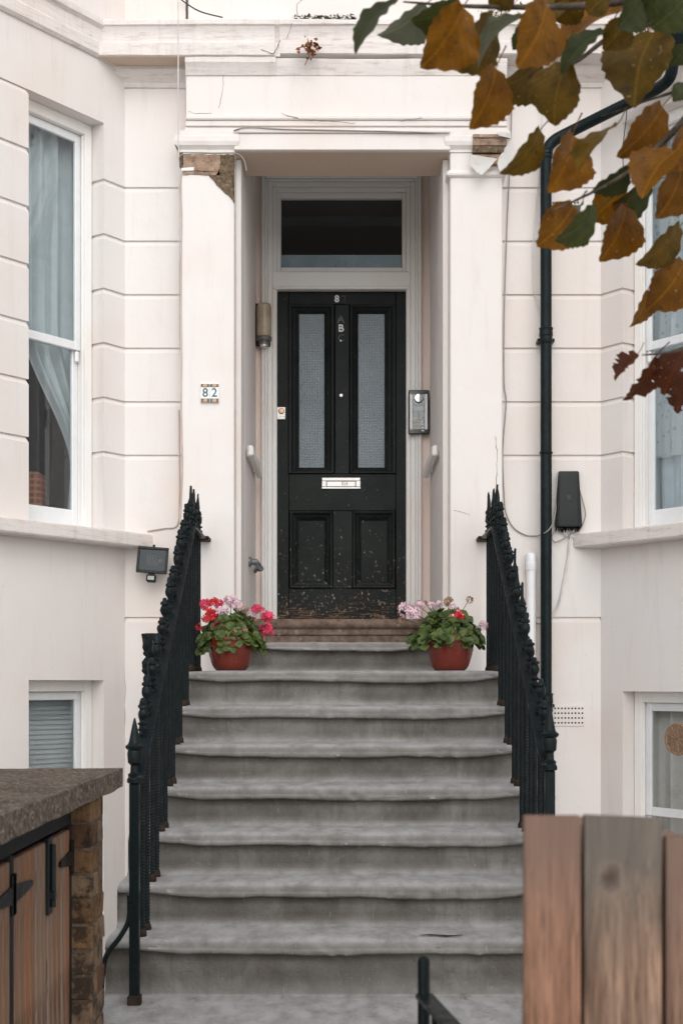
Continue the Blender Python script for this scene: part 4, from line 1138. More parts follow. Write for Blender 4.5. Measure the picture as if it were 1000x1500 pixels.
def railing(sgn, ynew, lab):
    X = sgn*RX
    t = thing('stair_railing', lab, 'railing', (X, ynew, tread_z(ynew)))
    o0 = Vector(t.location)
    ys = [7.0-RUN*k+f for k in range(6, 0, -1) for f in (.075, .205)] + [7.06, 7.17, 7.28, 7.39, 7.50]
    rr = random.Random(5+sgn)
    for i, y in enumerate(ys):
        if y < ynew+.05: continue
        zb = tread_z(y); L = rail_z(y)-zb
        b = bpy.data.objects.new('baluster', bal(L)); COL.objects.link(b); b.parent = t; b.location = Vector((X, y, zb))-o0
        b.rotation_euler.z = rr.uniform(0, 3)
        s_ = bpy.data.objects.new('foot', SHOE); COL.objects.link(s_); s_.parent = b
        f = bpy.data.objects.new('finial', FIN[rr.choice([0, 3, 3, 0]) if y > 6.95 else rr.choice([1, 2, 1, 2, 1, 3, 2])]); COL.objects.link(f); f.parent = b; f.location.z = L+.012
        f.rotation_euler = (rr.uniform(-.04, .04), rr.uniform(-.04, .04), rr.uniform(0, 6))
        k_ = rr.uniform(.94, 1.06); f.scale = (1, 1, k_)
    # flat top bar: slope, then level to the pilaster
    bm = bmesh.new(); th = .012; xo = (sgn*.017, -sgn*.036)
    pth = [(ynew-.02, rail_z(ynew-.02)), (7.0, rail_z(7.0)), (7.645, rail_z(7.5))]
    a = [[bm.verts.new((X+xo[sx], y, zq+dz)) for (sx, dz) in ((0, 0), (1, 0), (1, th), (0, th))] for y, zq in pth]
    for A, Bq in zip(a, a[1:]):
        for q in range(4): bm.faces.new((A[q], A[(q+1) % 4], Bq[(q+1) % 4], Bq[q]))
    bm.faces.new(a[0]); bm.faces.new(a[-1])
    bmesh.ops.bevel(bm, geom=list(bm.edges), offset=.002, segments=1, affect='EDGES')
    from_bm('top_bar', bm, IRON, t)
    box('wall_fixing', X-sgn*.05, X+sgn*.024, 7.52, 7.648, rail_z(7.5)-.004, rail_z(7.5)+.016, IRONR, t, .003)
    # newel with cast head
    zb = tread_z(ynew); zr_ = rail_z(ynew)
    nm = box('newel', X-.018, X+.018, ynew-.018, ynew+.018, zb-.01, zr_-.03, IRON, t, .003)
    bm = bmesh.new()
    bm_lathe(bm, [(.026, -.034), (.034, -.030), (.034, -.016), (.028, -.008), (.030, .004), (.020, .012), (.018, .040), (.022, .046), (.030, .052), (.033, .090), (.030, .104), (.040, .112), (.042, .122), (.030, .130), (.026, .138), (.018, .175), (.010, .212), (.003, .238)], 14, Matrix.Translation((X, ynew, zr_)) @ Matrix.Diagonal((.82, .82, .88, 1)))
    from_bm('newel_head', bm, IRON, t)
    box('newel_foot', X-.024, X+.024, ynew-.024, ynew+.024, zb-.01, zb+.035, IRONR, t, .004)
    if sgn < 0:
        c = Vector((X, ynew, 0))
        tube('scroll_stay', [(X-.02, ynew, zb+.40), (X-.022, ynew, zb+.31), (X-.05, ynew-.01, zb+.25), (X-.10, ynew-.02, zb+.18), (X-.115, ynew-.02, zb+.09), (X-.118, ynew-.02, zb-.04)], .012, IRON, t, 8, 8, 1, .8)
    return t
railing(-1, 5.19, 'black iron stair railing with twisted bars on the floodlight side')
railing(1, 5.26, 'black iron stair railing with twisted bars on the drainpipe side')

# cast capital of an old post beside the left railing
t = thing('area_post', 'black cast iron post with leafy capital behind the left railing', 'post', (-.945, 7.0, 0))
ORN = m_iron('black_cast', (.006, .0085, .009), .42, .35)
cx_, cy_ = xpx(224, 7.0), 7.0
bm = bmesh.new()
prof = [(.030, 0), (.030, zpx(992, 7)), (.040, zpx(988, 7)), (.050, zpx(982, 7)), (.052, zpx(974, 7)), (.044, zpx(967, 7)), (.034, zpx(962, 7)), (.042, zpx(959, 7)), (.046, zpx(956, 7)), (.044, zpx(953, 7)), (.049, zpx(946, 7)), (.050, zpx(937, 7)), (.053, zpx(931, 7)), (.050, zpx(928.5, 7)), (.036, zpx(927.8, 7))]
P2 = []
for (a, b) in zip(prof[1:], prof[2:]):
    for k in range(4): P2.append((a[0]+(b[0]-a[0])*k/4, a[1]+(b[1]-a[1])*k/4))
bm_lathe(bm, [prof[0]]+P2+[prof[-1]], 28, Matrix.Translation((cx_, cy_, 0)))
for v in bm.verts:
    if v.co.z > zpx(995, 7):
        d = Vector((v.co.x-cx_, v.co.y-cy_, 0)); a = math.atan2(d.y, d.x)
        v.co += d*(.10*math.sin(a*9)+.22*noise.noise(v.co*38)) + Vector((0, 0, .006*noise.noise(v.co*30+Vector((5, 0, 0)))))
from_bm('cast_post', bm, ORN, t)
# ------------------------------------------------------------------ potted geraniums
GLAZE = N('red_brown_glaze', .22, .55); vv = GLAZE.coord(kind='World')
c = GLAZE.ramp(GLAZE.noise(vv, 9, 5, .6), [(.3, (.11, .014, .008)), (.7, (.18, .025, .012))])
c = GLAZE.mix(GLAZE.ramp(GLAZE.noise(vv, 120, 2, .5), [(.72, 0), (.75, .7)]), c, (.45, .22, .12)); GLAZE.col(c); GLAZE = GLAZE.m
SOIL = m_plain('soil', (.035, .022, .015), .95, .1)
GL = N('geranium_leaf', .5, .35); vv = GL.coord(kind='World')
GL.col(GL.ramp(GL.noise(vv, 30, 4, .7), [(.30, (.028, .048, .012)), (.5, (.06, .095, .022)), (.70, (.14, .155, .035))])); GL = GL.m
PINK = m_plain('petal_pale_pink', (.72, .52, .58), .6, .2, .16, 60); REDP = m_plain('petal_red', (.62, .035, .045), .55, .2, .25, 60); HOT = m_plain('petal_hot_pink', (.66, .055, .12), .55, .2, .25, 60); FADED = m_plain('petal_faded_brown', (.36, .21, .13), .8, .1, .3, 60)
def geranium(xp, yp, rtop, rbot, hpot, lab, flowers, seed, spread, tall, xoff=0):
    rr = random.Random(seed)
    base = Vector((xpx(xp, yp), yp, ZL+.001))
    t = thing('potted_geranium', lab, 'potted plant', base, None)
    bm = bmesh.new(); pr = [(rbot*.9, 0), (rbot, .006)]
    for k in range(1, 9):
        f = k/8; pr.append((rbot+(rtop-rbot)*math.sin(f*math.pi*.5)**.8, hpot*f))
    pr += [(rtop*1.03, hpot+.004), (rtop*1.03, hpot+.018), (rtop*.93, hpot+.018), (rtop*.90, hpot-.01), (.01, hpot-.012)]
    bm_lathe(bm, pr, 32, Matrix.Translation(base)); from_bm('pot', bm, GLAZE, t, smooth=40)
    bm = bmesh.new(); bm_lathe(bm, [(rtop*.9, hpot-.008), (rtop*.6, hpot+.004), (.01, hpot+.006)], 20, Matrix.Translation(base)); from_bm('soil', bm, SOIL, t)
    # foliage: rounded, lobed, slightly cupped leaves on a dome, stems beneath
    bm = bmesh.new(); st = bmesh.new()
    for k in range(430):
        a = rr.uniform(0, 6.283); u = rr.random()**.5; e = rr.random()**.8
        R = spread*(u*.95+.05)
        hh = hpot+.005+tall*(1-u**2.2)*(.35+.65*e)-.03*u*rr.random()
        if u > .62 and rr.random() < .6: hh -= rr.uniform(.0, .06)
        c = base+Vector((R*math.cos(a)+xoff*u, R*math.sin(a)*.75, max(hpot-.05, hh)))
        nrm = Vector((math.cos(a)*u*1.1+rr.gauss(0, .35), math.sin(a)*u*1.1-.25+rr.gauss(0, .35), .55+rr.random()*.6)).normalized()
        q = nrm.to_track_quat('Z', 'Y').to_matrix(); s = rr.uniform(.015, .031); rot = rr.uniform(0, 6.28)
        ctr = bm.verts.new(c-nrm*s*.25); ring = []
        for m in range(10):
            b = rot+m*2*math.pi/10; rad = s*(1.0 if m % 2 == 0 else .84)*(1-.35*(m == 0)); ring.append(bm.verts.new(c+q @ Vector((rad*math.cos(b), rad*math.sin(b), s*.14*math.sin(b*2+k)))))
        for m in range(10): bm.faces.new((ctr, ring[m], ring[(m+1) % 10]))
        if k % 6 == 0: bm_tube(st, [base+Vector((rr.gauss(0, .02), rr.gauss(0, .02), hpot)), (base+Vector((0, 0, hpot+.05))+c)/2, c], .0022, 5)
    from_bm('foliage', bm, GL, t, smooth=0, kind='stuff'); from_bm('stems', st, GL, t, kind='stuff')
    for (fx, fy, col, size) in flowers:
        size *= 1.15
        Zf = yp-rr.uniform(.02, .11)*(1 if fy > 885 else .4); c = P(fx, fy, Zf)
        fl = bmesh.new()
        for k in range(20 if size > .02 else 10):
            d = Vector((rr.gauss(0, 1), rr.gauss(-.4, 1), rr.gauss(.35, .8))).normalized(); pc = c+d*size*rr.uniform(.45, 1.15)
            q = d.to_track_quat('Z', 'Y').to_matrix(); r0 = rr.uniform(0, 6.28)
            for m in range(5):
                b = r0+m*1.2566; s = size*.66
                p1 = pc+q @ Vector((s*.45*math.cos(b-.45), s*.45*math.sin(b-.45), s*.10)); p2 = pc+q @ Vector((s*1.0*math.cos(b-.30), s*1.0*math.sin(b-.30), s*.30)); p3 = pc+q @ Vector((s*1.0*math.cos(b+.30), s*1.0*math.sin(b+.30), s*.26)); p4 = pc+q @ Vector((s*.45*math.cos(b+.45), s*.45*math.sin(b+.45), s*.10))
                v = [fl.verts.new(w_) for w_ in (pc, p1, p2, p3, p4)]; fl.faces.new(v)
        h = from_bm('flower_head', fl, {'p': PINK, 'r': REDP, 'h': HOT, 'f': FADED}[col], t, smooth=0)
        b2 = bmesh.new(); bm_tube(b2, [c, (c+base+Vector((0, 0, hpot)))/2+Vector((0, .01, .02)), base+Vector((rr.gauss(0, .02), 0, hpot))], .0018, 5)
        from_bm('flower_stalk', b2, GL, h)
geranium(338, 7.22, .118, .080, .150, 'red glazed pot of red and pink geraniums beside the left railing',
         [(300, 886, 'h', .022), (312, 884, 'r', .020), (321, 886, 'h', .018), (338, 881, 'p', .026), (347, 887, 'p', .02), (325, 898, 'p', .026), (309, 902, 'r', .026), (303, 906, 'r', .018), (319, 917, 'h', .017), (329, 921, 'h', .012), (291, 919, 'r', .014), (349, 921, 'p', .018), (357, 923, 'f', .014), (342, 928, 'f', .014), (359, 893, 'f', .016), (370, 899, 'p', .02), (376, 892, 'h', .018), (383, 894, 'h', .013), (392, 904, 'h', .024), (389, 922, 'h', .024), (396, 929, 'h', .014), (371, 907, 'f', .011)], 3, .175, .165, .0)
geranium(659, 7.26, .122, .082, .160, 'red glazed pot of pale pink geraniums with one red bloom by the right railing',
         [(594, 893, 'p', .026), (606, 900, 'p', .025), (614, 888, 'p', .020), (621, 883, 'f', .012), (590, 908, 'f', .014), (631, 887, 'p', .015), (643, 886, 'p', .015), (656, 882, 'f', .018), (662, 889, 'p', .014), (668, 893, 'f', .013), (671, 902, 'r', .018), (679, 906, 'r', .010), (687, 878, 'f', .016), (708, 916, 'p', .018), (659, 902, 'f', .01)], 9, .195, .155, -.02)

# ------------------------------------------------------------------ bin store on the left
bs = thing('bin_store', 'bin store with concrete slab roof, brick pier and wooden doors', 'bin store', (-1.0, 3.4, 0))
CONC = m_concrete('pebbly_concrete', (.052, .036, .026), (.125, .097, .076), (.29, .25, .215), 55)
MORT = m_concrete('mortar', (.07, .048, .032), (.12, .085, .06), (.16, .12, .085), 40)
bm = bmesh.new(); zt_, zb_ = EYE-.277, EYE-.336
r = bmesh.ops.create_cube(bm, size=1)
bmesh.ops.subdivide_edges(bm, edges=bm.edges[:], cuts=1)
for ax, n_ in ((0, 24), (1, 60), (2, 2)): pass
for v in bm.verts: v.co = Vector((-1.36+v.co.x*1.30, 3.30+v.co.y*2.56, (zt_+zb_)/2+v.co.z*(zt_-zb_)))
for _ in range(4):
    bmesh.ops.subdivide_edges(bm, edges=[e for e in bm.edges if e.calc_length() > .09], cuts=1, use_grid_fill=True)
bmesh.ops.triangulate(bm, faces=[f for f in bm.faces if len(f.verts) > 4])
for v in bm.verts: v.co += Vector((.006*noise.noise(v.co*9), .006*noise.noise(v.co*9+Vector((7, 0, 0))), .004*noise.noise(v.co*12+Vector((0, 9, 0)))))
from_bm('roof_slab', bm, CONC, bs, smooth=60)
def m_brick(i, c):
    n = N('brick_%d' % i, .9, .15); v = n.coord(kind='World')
    k = n.ramp(n.noise(v, 28, 5, .7), [(.3, tuple(x*.6 for x in c)), (.65, c)])
    k = n.mix(n.ramp(n.noise(v, 11, 6, .75), [(.50, 0), (.60, .85)]), k, (.022, .017, .013))
    n.col(k); n.nrm(n.bump(n.noise(v, 70, 5, .7), .6, .006)); return n.m
BRK = [m_brick(i, c) for i, c in enumerate([(.17, .095, .048), (.21, .125, .065), (.12, .065, .038), (.20, .135, .088)])]
def brick_mesh(L, W, seed):
    bm = bmesh.new(); bm_box(bm, -L/2, L/2, -W/2, W/2, 0, .067, .003)
    for v in bm.verts: v.co += Vector((noise.noise(v.co*40+Vector((seed, 0, 0))), noise.noise(v.co*40+Vector((0, seed, 0))), noise.noise(v.co*40+Vector((0, 0, seed)))))*.003
    me = bpy.data.meshes.new('brick'); bm.to_mesh(me); bm.free(); me.materials.append(BRK[seed % 4]); return me
BM = [brick_mesh(.215, .1025, s) for s in range(8)]
o0 = bs.location.copy(); rnd = random.Random(2)
for kx in range(15):
    zc = .004+kx*.0752
    for j, (cx2, cy2, rz) in enumerate([(-.7965, 4.312, math.pi/2), (-.9105, 4.312, math.pi/2)] if kx % 2 == 0 else [(-.853, 4.256, 0), (-.853, 4.368, 0)]):
        b = bpy.data.objects.new('brick', BM[rnd.randrange(8)]); COL.objects.link(b); b.parent = bs
        b.location = Vector((cx2+rnd.uniform(-.002, .003), cy2, zc))-o0; b.rotation_euler.z = rz+rnd.uniform(-.012, .012)+(math.pi if rnd.random() < .5 else 0)
box('pier_core', -.956, -.7475, 4.2075, 4.416, 0, zb_-.002, MORT, bs, 0)
box('back_wall', -1.95, -.965, 4.24, 4.40, 0, zb_-.002, MORT, bs, 0)
box('outer_wall', -1.98, -1.86, 2.1, 4.24, 0, zb_-.002, MORT, bs, 0)
FRB = m_plain('black_stained_timber', (.012, .013, .014), .7, .2, .3, 30)
XD = -.80
box('top_rail', XD-.06, XD-.004, 2.05, 4.20, 1.052, zb_-.002, FRB, bs, .003)
for (ya, yb) in ((4.178, 4.209), (3.43, 3.468), (2.60, 2.64)): box('frame_post', XD-.06, XD-.003, ya, yb, 0, 1.05, FRB, bs, .003)
box('inner_shadow_board', XD-.075, XD-.062, 2.1, 4.2, .02, 1.05, FRB, bs, 0)
WD = [m_wood('weathered_board_%d' % i, a, b, (.20, .165, .14), None, None, 1.0) for i, (a, b) in enumerate([((.11, .058, .034), (.28, .165, .105)), ((.13, .08, .054), (.29, .195, .14)), ((.19, .07, .028), (.31, .15, .08))])]
rnd = random.Random(8)
def leaf_door(ya, yb):
    d = empty_part('bin_door', bs); n_ = max(3, round((yb-ya)/.062)); w_ = (yb-ya)/n_
    for i in range(n_):
        bm = bmesh.new(); bm_box(bm, -.010, .010, -w_/2+.0012, w_/2-.0012, -.49, .49, .003)
        o = from_bm('board', bm, WD[rnd.choice([0, 1, 1, 0, 2])], d, local=True)
        o.location = Vector((XD-.014+rnd.uniform(-.001, .001), ya+w_*(i+.5), .548))-loc_of(d)
    return d
D1 = leaf_door(3.875, 4.175); D2 = leaf_door(3.472, 3.845); D3 = leaf_door(2.99, 3.427); leaf_door(2.643, 2.985)
def strap(door_, y0, dy, zc):
    bm = bmesh.new(); s = 1 if dy > 0 else -1
    bm_box(bm, XD-.003, XD+.004, y0-.018, y0+.018, zc-.05, zc+.05, .001)
    y1 = y0+s*.018; y2 = y0+dy
    a = [(y1, zc-.022), (y2, zc-.008), (y2+s*.010, zc), (y2, zc+.008), (y1, zc+.022)]
    f = [bm.verts.new((XD+.003, y, zq)) for y, zq in a]; g_ = [bm.verts.new((XD-.003, y, zq)) for y, zq in a]
    bm.faces.new(f); bm.faces.new(g_)
    for i in range(5): bm.faces.new((f[i], f[(i+1) % 5], g_[(i+1) % 5], g_[i]))
    from_bm('strap_hinge', bm, IRON, door_)
strap(D1, 4.19, -.17, .955); strap(D2, 3.45, .20, .955); strap(D3, 3.445, -.20, .955)
strap(D1, 4.19, -.17, .22); strap(D2, 3.45, .20, .22); strap(D3, 3.445, -.20, .22)
bm = bmesh.new(); bm_box(bm, XD-.003, XD+.006, 3.835, 3.885, .84, 1.05, .002); bm_tube(bm, [(XD+.012, 3.86, .86), (XD+.012, 3.86, 1.03)], .008, 8); bm_box(bm, XD, XD+.02, 3.848, 3.872, .88, .905, .003); from_bm('door_bolt', bm, BLACKP, D1)

# ------------------------------------------------------------------ fence on the right, open iron gate
fn = thing('timber_fence', 'close-up weathered timber board fence right of the gate', 'fence', (.6, 1.8, 0))
YFN = 1.80; FT = EYE-.170
specs = [(768, 850.5, 1196), (856, 969.5, 1195), (975.5, 1092, 1226), (1098, 1210, 1215), (1216, 1330, 1200), (1336, 1450, 1222), (1456, 1570, 1205), (1576, 1690, 1210)]
wcol = [((.115, .055, .034), (.29, .155, .10)), ((.10, .058, .039), (.28, .178, .122)), ((.10, .055, .038), (.26, .155, .108))]
for i, (xa, xb, yt) in enumerate(specs):
    x0, x1 = xpx(xa, YFN), xpx(xb, YFN); ztop = zpx(yt, YFN); wdt = x1-x0
    bm = bmesh.new(); bm_box(bm, -wdt/2, wdt/2, 0, .020, .02-ztop, 0, .0022, None, 2)
    for v in bm.verts:
        if v.co.z > -.01: v.co.z += .0015*noise.noise(Vector((v.co.x*60, v.co.y*60, i)))-(.0035 if v.co.x > wdt*.3 and i == 1 else 0)
    c1, c2 = wcol[i % 3]
    kn = (-wdt/2+wdt*.33, 0, zpx(1287, YFN)-ztop) if i == 1 else None
    m = m_wood('fence_board_%d' % i, c1, c2, (.10, .093, .082) if i == 1 else (.15, .10, .078), (-.02 if i != 1 else -.045), kn, 1.3)
    o = from_bm('board', bm, m, fn, local=True); o.location = Vector(((x0+x1)/2, YFN, ztop))-loc_of(fn)
for zq in (.30, 1.02): box('back_rail', xpx(772, YFN), xpx(1690, YFN), YFN+.021, YFN+.055, zq-.04, zq+.04, m_wood('rail_wood', (.20, .13, .1), (.3, .2, .16), (.2, .15, .12), None, None, 1, 'X') if zq < .5 else bpy.data.materials['rail_wood'], fn, .003)
for xq in (xpx(853, YFN)+.012, xpx(973, YFN), .8, 1.15): box('post', xq-.04, xq+.04, YFN+.056, YFN+.13, 0, FT-.012 if xq < .35 else FT-.03, bpy.data.materials['rail_wood'], fn, .004)

gt = thing('iron_gate', 'low black iron gate standing open beside the fence', 'gate', (.24, 1.86, 0))
A = Vector((.150, 2.66)); Bh = Vector((.262, 1.87)); zg = EYE-.545
bm = bmesh.new(); bm_lathe(bm, [(.0115, .06), (.0115, zg+.022), (.010, zg+.029), (.005, zg+.033), (.001, zg+.034)], 14, Matrix.Translation((A.x, A.y, 0))); from_bm('closing_stile', bm, IRON, gt)
bm = bmesh.new(); bm_lathe(bm, [(.012, .03), (.012, zg+.02), (.004, zg+.03)], 14, Matrix.Translation((Bh.x, Bh.y, 0))); from_bm('hinge_stile', bm, IRON, gt)
def flat(nm, za, zb2, hw):
    d = (Bh-A).normalized(); n_ = Vector((-d.y, d.x)); bm = bmesh.new()
    q = [A+n_*hw, A-n_*hw, Bh-n_*hw, Bh+n_*hw]
    lo = [bm.verts.new((p_.x, p_.y, za)) for p_ in q]; hi = [bm.verts.new((p_.x, p_.y, zb2)) for p_ in q]
    bm.faces.new(lo); bm.faces.new(hi)
    for i in range(4): bm.faces.new((lo[i], lo[(i+1) % 4], hi[(i+1) % 4], hi[i]))
    from_bm(nm, bm, IRON, gt, smooth=0)
flat('top_rail', zg-.045, zg-.037, .016); flat('bottom_rail', .10, .108, .016)
for k in range(1, 8):
    c = A.lerp(Bh, k/8); bm = bmesh.new(); bm_tube(bm, [(c.x, c.y, .10), (c.x, c.y, zg-.04)], .006, 8); from_bm('bar', bm, IRON, gt)

# ------------------------------------------------------------------ tree overhanging from the right
tree = thing('overhanging_tree', 'broad-leaved tree turning autumn brown, branches hanging in over the facade', 'tree', (2.35, 3.05, 0))
BARK = m_concrete('bark', (.05, .04, .03), (.09, .07, .055), (.13, .11, .085), 30)
tk = [(2.35, 3.05, 0), (2.33, 3.06, .8), (2.38, 3.02, 1.8), (2.30, 3.05, 2.9), (2.36, 3.1, 4.0), (2.30, 3.0, 5.2)]
bm = bmesh.new(); pts = smooth_path(tk, 6); bm_tube(bm, pts, [.15-.085*i/(len(pts)-1) for i in range(len(pts))], 14); from_bm('trunk', bm, BARK, tree)
LG = [m_leaf('leaf_orange_brown', (.14, .054, .004), (.30, .122, .008)), m_leaf('leaf_brown_green', (.075, .046, .005), (.19, .105, .010)), m_leaf('leaf_olive_green', (.028, .036, .008), (.065, .075, .016), False), m_leaf('leaf_dark_green', (.030, .042, .012), (.075, .085, .020), False), m_leaf('leaf_red_brown', (.065, .016, .006), (.12, .032, .010)), m_leaf('leaf_grey_green', (.11, .12, .075), (.17, .175, .11), False)]
def leaf_mesh(i, mat, ragged=0):
    """broad ovate leaf, serrated margin, tip at +Y, length 1 from petiole, folded along the midrib and arched"""
    rr = random.Random(i); bm = bmesh.new(); NV = 18
    fold = rr.uniform(.12, .5); arch = rr.uniform(.15, .55); tw = rr.uniform(-.35, .35)
    def zf(u, y): return fold*abs(u)*.9 - arch*(y-.35)**2 + tw*u*y + .025*math.sin(y*22+abs(u)*9)*abs(u)*2
    def W(y): return .49*(max(0, math.sin(math.pi*min(1, y)**.84))**.78)*(1 if y < .80 else 1-(y-.80)*1.5)*1.02
    mid = []; L_ = []; R_ = []
    for k in range(NV+1):
        y = k/NV; mid.append(bm.verts.new((0, y, zf(0, y))))
        for side, lst in ((-1, L_), (1, R_)):
            w_ = max(.004, W(y)) if 0 < k < NV else .004
            q = []
            for (f, sr) in ((.5, 0), (1.0, 1)):
                ww = w_*f; yy = y
                if sr:
                    ww *= 1+(.035 if k % 2 else -.02)+rr.uniform(-.02, .02); yy += (.018 if k % 2 else -.006)
                    if ragged and rr.random() < ragged: ww *= rr.uniform(.3, .7)
                    if k == 1: yy -= .075
                q.append(bm.verts.new((side*ww, yy, zf(side*ww, yy))))
            lst.append(q)
    for k in range(NV):
        for lst, s in ((L_, 1), (R_, -1)):
            for a, b, c_, d_ in ((mid[k], mid[k+1], lst[k+1][0], lst[k][0]), (lst[k][0], lst[k+1][0], lst[k+1][1], lst[k][1])):
                bm.faces.new((a, b, c_, d_) if s > 0 else (d_, c_, b, a))
    bm_tube(bm, smooth_path([(0, .02, zf(0, .02)), (.01, -.16, zf(0, 0)+.03), (.04, -.36, zf(0, 0)+.10)], 3), [.010, .010, .010, .011, .011, .012, .014], 5)
    for v in bm.verts: v.co *= .11
    bm.normal_update()
    me = bpy.data.meshes.new('leaf'); bm.to_mesh(me); bm.free(); me.shade_smooth(); me.materials.append(mat); return me
LM = {}
def get_leaf(v, c, rg):
    k = (v, c, rg)
    if k not in LM: LM[k] = leaf_mesh(v*6+c, LG[c], rg)
    return LM[k]
def branch(pts, r0, r1):
    p3 = smooth_path([P(*q) if len(q) == 3 else Vector(q[:3]) for q in pts], 6); n_ = len(p3)
    bm = bmesh.new(); bm_tube(bm, p3, [r0+(r1-r0)*i/(n_-1) for i in range(n_)], 8)
    return from_bm('branch', bm, BARK, tree, smooth=60)
Q = 'w'
b1 = branch([(2.33, 3.06, 3.3, Q), (1.6, 3.1, 3.3, Q), P(1120, -40, 3.15).to_tuple()+(Q,), P(960, -8, 3.1).to_tuple()+(Q,), P(850, 8, 3.1).to_tuple()+(Q,), P(700, 9, 3.1).to_tuple()+(Q,), P(590, 2, 3.1).to_tuple()+(Q,)], .020, .0018)
b2 = branch([(2.33, 3.06, 2.9, Q), (1.5, 3.2, 2.85, Q), P(1100, 20, 3.25).to_tuple()+(Q,), P(985, 28, 3.2).to_tuple()+(Q,), P(900, 50, 3.2).to_tuple()+(Q,), P(840, 92, 3.2).to_tuple()+(Q,), P(780, 110, 3.2).to_tuple()+(Q,)], .016, .0015)
b3 = branch([(2.35, 3.04, 2.5, Q), (1.5, 3.0, 2.62, Q), P(1090, 95, 3.0).to_tuple()+(Q,), P(1000, 178, 3.0).to_tuple()+(Q,), P(940, 236, 3.05).to_tuple()+(Q,), P(880, 275, 3.05).to_tuple()+(Q,), P(800, 312, 3.05).to_tuple()+(Q,)], .014, .0013)
b4 = branch([(2.36, 3.03, 2.2, Q), (1.5, 2.9, 2.30, Q), P(1100, 480, 2.9).to_tuple()+(Q,), P(1000, 512, 2.95).to_tuple()+(Q,), P(940, 520, 3.0).to_tuple()+(Q,)], .012, .0013)
b5 = branch([P(1060, 110, 3.0).to_tuple()+(Q,), P(1000, 130, 3.05).to_tuple()+(Q,), P(950, 146, 3.1).to_tuple()+(Q,), P(880, 170, 3.1).to_tuple()+(Q,)], .006, .0010)
# leaves: zoom coordinates (half-size photo pixels from x=500): base, tip, width, colour, branch
LV = [(158, -8, 18, 132, 92, 2, b1), (248, 18, 116, 126, 62, 5, b1), (345, 4, 222, 80, 34, 2, b1), (362, 22, 254, 204, 132, 0, b1), (448, 52, 354, 212, 84, 1, b1), (526, 40, 376, 165, 46, 5, b1),
      (606, 14, 540, 196, 122, 0, b1), (548, 50, 512, 152, 60, 3, b1), (806, 26, 636, 124, 82, 0, b2), (766, 82, 628, 196, 84, 3, b2), (836, 56, 772, 148, 92, 1, b2), (872, -8, 816, 84, 64, 2, b1),
      (1006, -4, 916, 84, 96, 3, b1), (912, 84, 834, 284, 142, 1, b2), (652, 184, 606, 364, 142, 1, b2), (458, 200, 398, 378, 116, 0, b1), (592, 176, 458, 282, 44, 1, b1), (588, 384, 488, 522, 72, 1, b2),
      (684, 394, 634, 562, 106, 0, b2), (798, 362, 678, 472, 48, 1, b2), (944, 314, 826, 468, 116, 0, b5), (976, 434, 868, 552, 102, 0, b3), (1006, 474, 946, 644, 124, 0, b3), (836, 486, 736, 572, 38, 2, b3),
      (826, 546, 736, 652, 94, 0, b3), (912, 538, 796, 612, 38, 2, b3), (684, 604, 588, 726, 106, 0, b3), (696, 594, 628, 684, 42, 5, b3), (750, 616, 644, 716, 62, 3, b3), (838, 606, 778, 770, 120, 0, b3),
      (996, 664, 882, 788, 76, 1, b3), (1008, 770, 912, 914, 124, 0, b3), (900, 852, 858, 966, 68, 0, b3), (866, 1036, 796, 1112, 60, 4, b4), (924, 1048, 838, 1184, 66, 4, b4), (1008, 1014, 936, 1152, 84, 4, b4),
      (1010, 1090, 974, 1212, 70, 4, b4), (1010, 134, 966, 192, 70, 2, b5), (1014, 372, 966, 506, 90, 0, b3), (1012, 246, 974, 292, 60, 2, b5), (708, -10, 612, 62, 80, 1, b1), (636, -14, 586, 62, 70, 1, b1), (904, -16, 836, 62, 80, 2, b1), (780, -22, 716, 40, 84, 1, b1), (960, -30, 890, 40, 80, 3, b1), (500, -40, 430, 20, 70, 1, b1)]
rl = random.Random(21)
def add_leaf(bp, tp, Lw, wr, c, br, v, rg=0):
    L = (tp-bp).length; yv = (tp-bp).normalized()
    # wr = visible width / length: turn the blade about its own axis so that it shows that width
    full = .92; ang = math.acos(max(.12, min(1, wr/full)))*rl.choice([-1, 1])
    zv = Vector((0, -1, 0)); zv = (zv-yv*zv.dot(yv)).normalized(); xv = yv.cross(zv)
    M = Matrix((xv, yv, zv)).transposed().to_4x4() @ Matrix.Rotation(ang, 4, 'Y')
    o = bpy.data.objects.new('leaf', get_leaf(v, c, rg)); COL.objects.link(o)
    o.parent = br; M.translation = bp-loc_of(br)
    o.matrix_local = M @ Matrix.Diagonal((L/.11, L/.11, L/.11, 1))
    return o
for i, (bx, by, tx, ty, wd, c, br) in enumerate(LV):
    Z = 3.02+rl.uniform(-.12, .30); dz = rl.uniform(-.035, .05)
    bp = P(500+bx/2, by/2, Z); tp = P(500+tx/2, ty/2, Z+dz)
    pl = math.hypot(tx-bx, ty-by)
    add_leaf(bp, tp, None, wd/pl, c, br, rl.randrange(5), .35 if c == 4 else 0)
# the branches go on in leaf outside the picture
for br, pts in ((b1, [(1.2, 3.1, 3.2), (1.9, 3.1, 3.35)]), (b2, [(.95, 3.2, 2.85), (1.8, 3.15, 2.9)]), (b3, [(.95, 3.0, 2.7), (1.8, 3.0, 2.6)]), (b4, [(1.0, 2.9, 2.3), (1.8, 2.95, 2.25)])):
    a, b = Vector(pts[0]), Vector(pts[1])
    for k in range(14):
        bp = a.lerp(b, k/14)+Vector((0, rl.uniform(-.08, .08), rl.uniform(-.03, .02))); tp = bp+Vector((rl.uniform(-.08, .04), rl.uniform(-.06, .06), rl.uniform(-.12, -.06)))
        add_leaf(bp, tp, None, rl.uniform(.4, .9), rl.choice([0, 0, 1, 2]), br, rl.randrange(5))
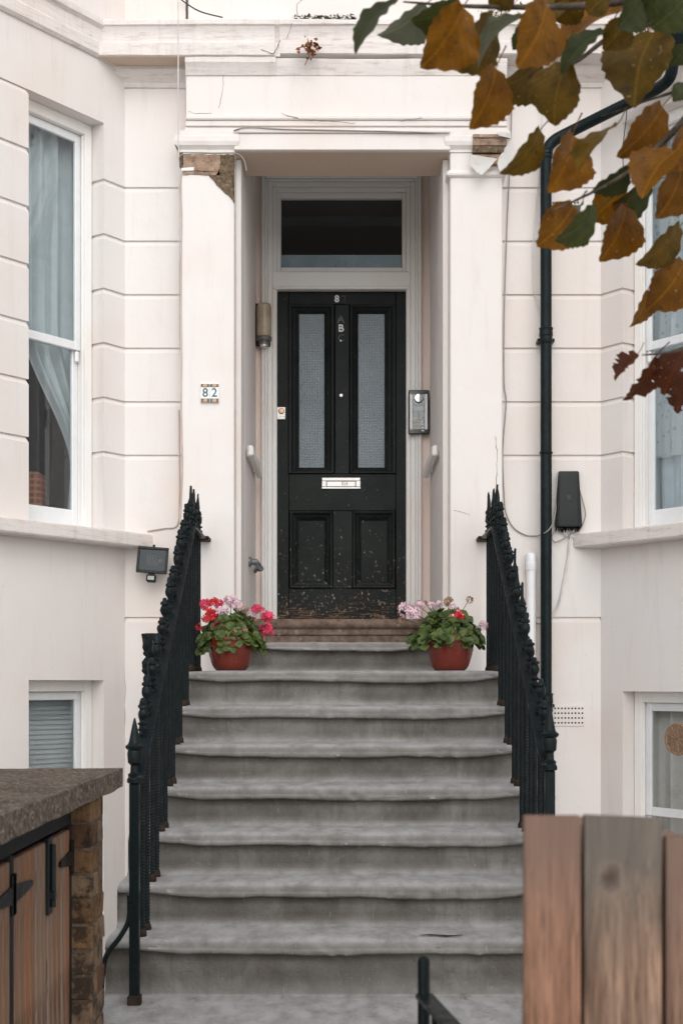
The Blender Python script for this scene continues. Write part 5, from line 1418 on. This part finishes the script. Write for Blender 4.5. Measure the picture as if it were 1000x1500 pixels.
# upper crown: limbs and a loose mass of leaves above the frame
for (e, r0) in (((1.3, 3.6, 5.6), .05), ((3.2, 2.7, 5.8), .05), ((2.5, 3.9, 5.9), .045), ((2.2, 2.2, 6.0), .045)):
    bm = bmesh.new(); s0 = Vector((2.34, 3.06, 3.9)); e = Vector(e); q = smooth_path([s0, s0.lerp(e, .5)+Vector((0, 0, -.12)), e], 6); bm_tube(bm, q, [r0*(1-.8*i/(len(q)-1)) for i in range(len(q))], 8); from_bm('limb', bm, BARK, tree)
bm = bmesh.new()
for k in range(2600):
    c = Vector((rl.gauss(0, 1), rl.gauss(0, 1), rl.gauss(0, .8))); c = c.normalized()*(rl.random()**.45); c = Vector((2.6+c.x*1.3, 2.9+c.y*1.4, 5.6+c.z*1.0))
    d = Vector((rl.gauss(0, 1), rl.gauss(0, 1), -.6)).normalized(); u = d.orthogonal().normalized(); s = rl.uniform(.04, .065)
    v = [bm.verts.new(c+p_) for p_ in (-d*s, u*s*.7-d*s*.1, d*s*1.1, -u*s*.7-d*s*.1)]; bm.faces.new(v)
from_bm('crown', bm, LG[1], tree, smooth=0, kind='stuff')

# small litter
STRIP = m_plain('bark_scrap', (.09, .05, .03), .9, .1, .4, 60)
bm = bmesh.new(); zt7 = ZL-RISE*6
a_ = []; b_ = []
for k in range(23):
    x = xpx(614+k*2.9, 5.38); wv_ = .010*math.sin(k*.31)+.006*noise.noise(Vector((k*.7, 0, 0))); hw_ = .013*math.sin(math.pi*(k+.6)/23.2)*(.6+.7*abs(noise.noise(Vector((k*.9, 3, 0)))))+.001
    a_.append(bm.verts.new((x, 5.375+wv_-hw_, zt7+.003))); b_.append(bm.verts.new((x, 5.375+wv_+hw_, zt7+.005)))
for k in range(22): bm.faces.new((a_[k], a_[k+1], b_[k+1], b_[k]))
bmesh.ops.solidify(bm, geom=list(bm.faces), thickness=.003)
from_bm('bark_strip', bm, STRIP, None, label='flat brown bark scrap lying on the lowest tread', cat='litter')
weed(800, 1184, 7.62, 9, 'dry straw-coloured weed at the foot of the drainpipe', 7)
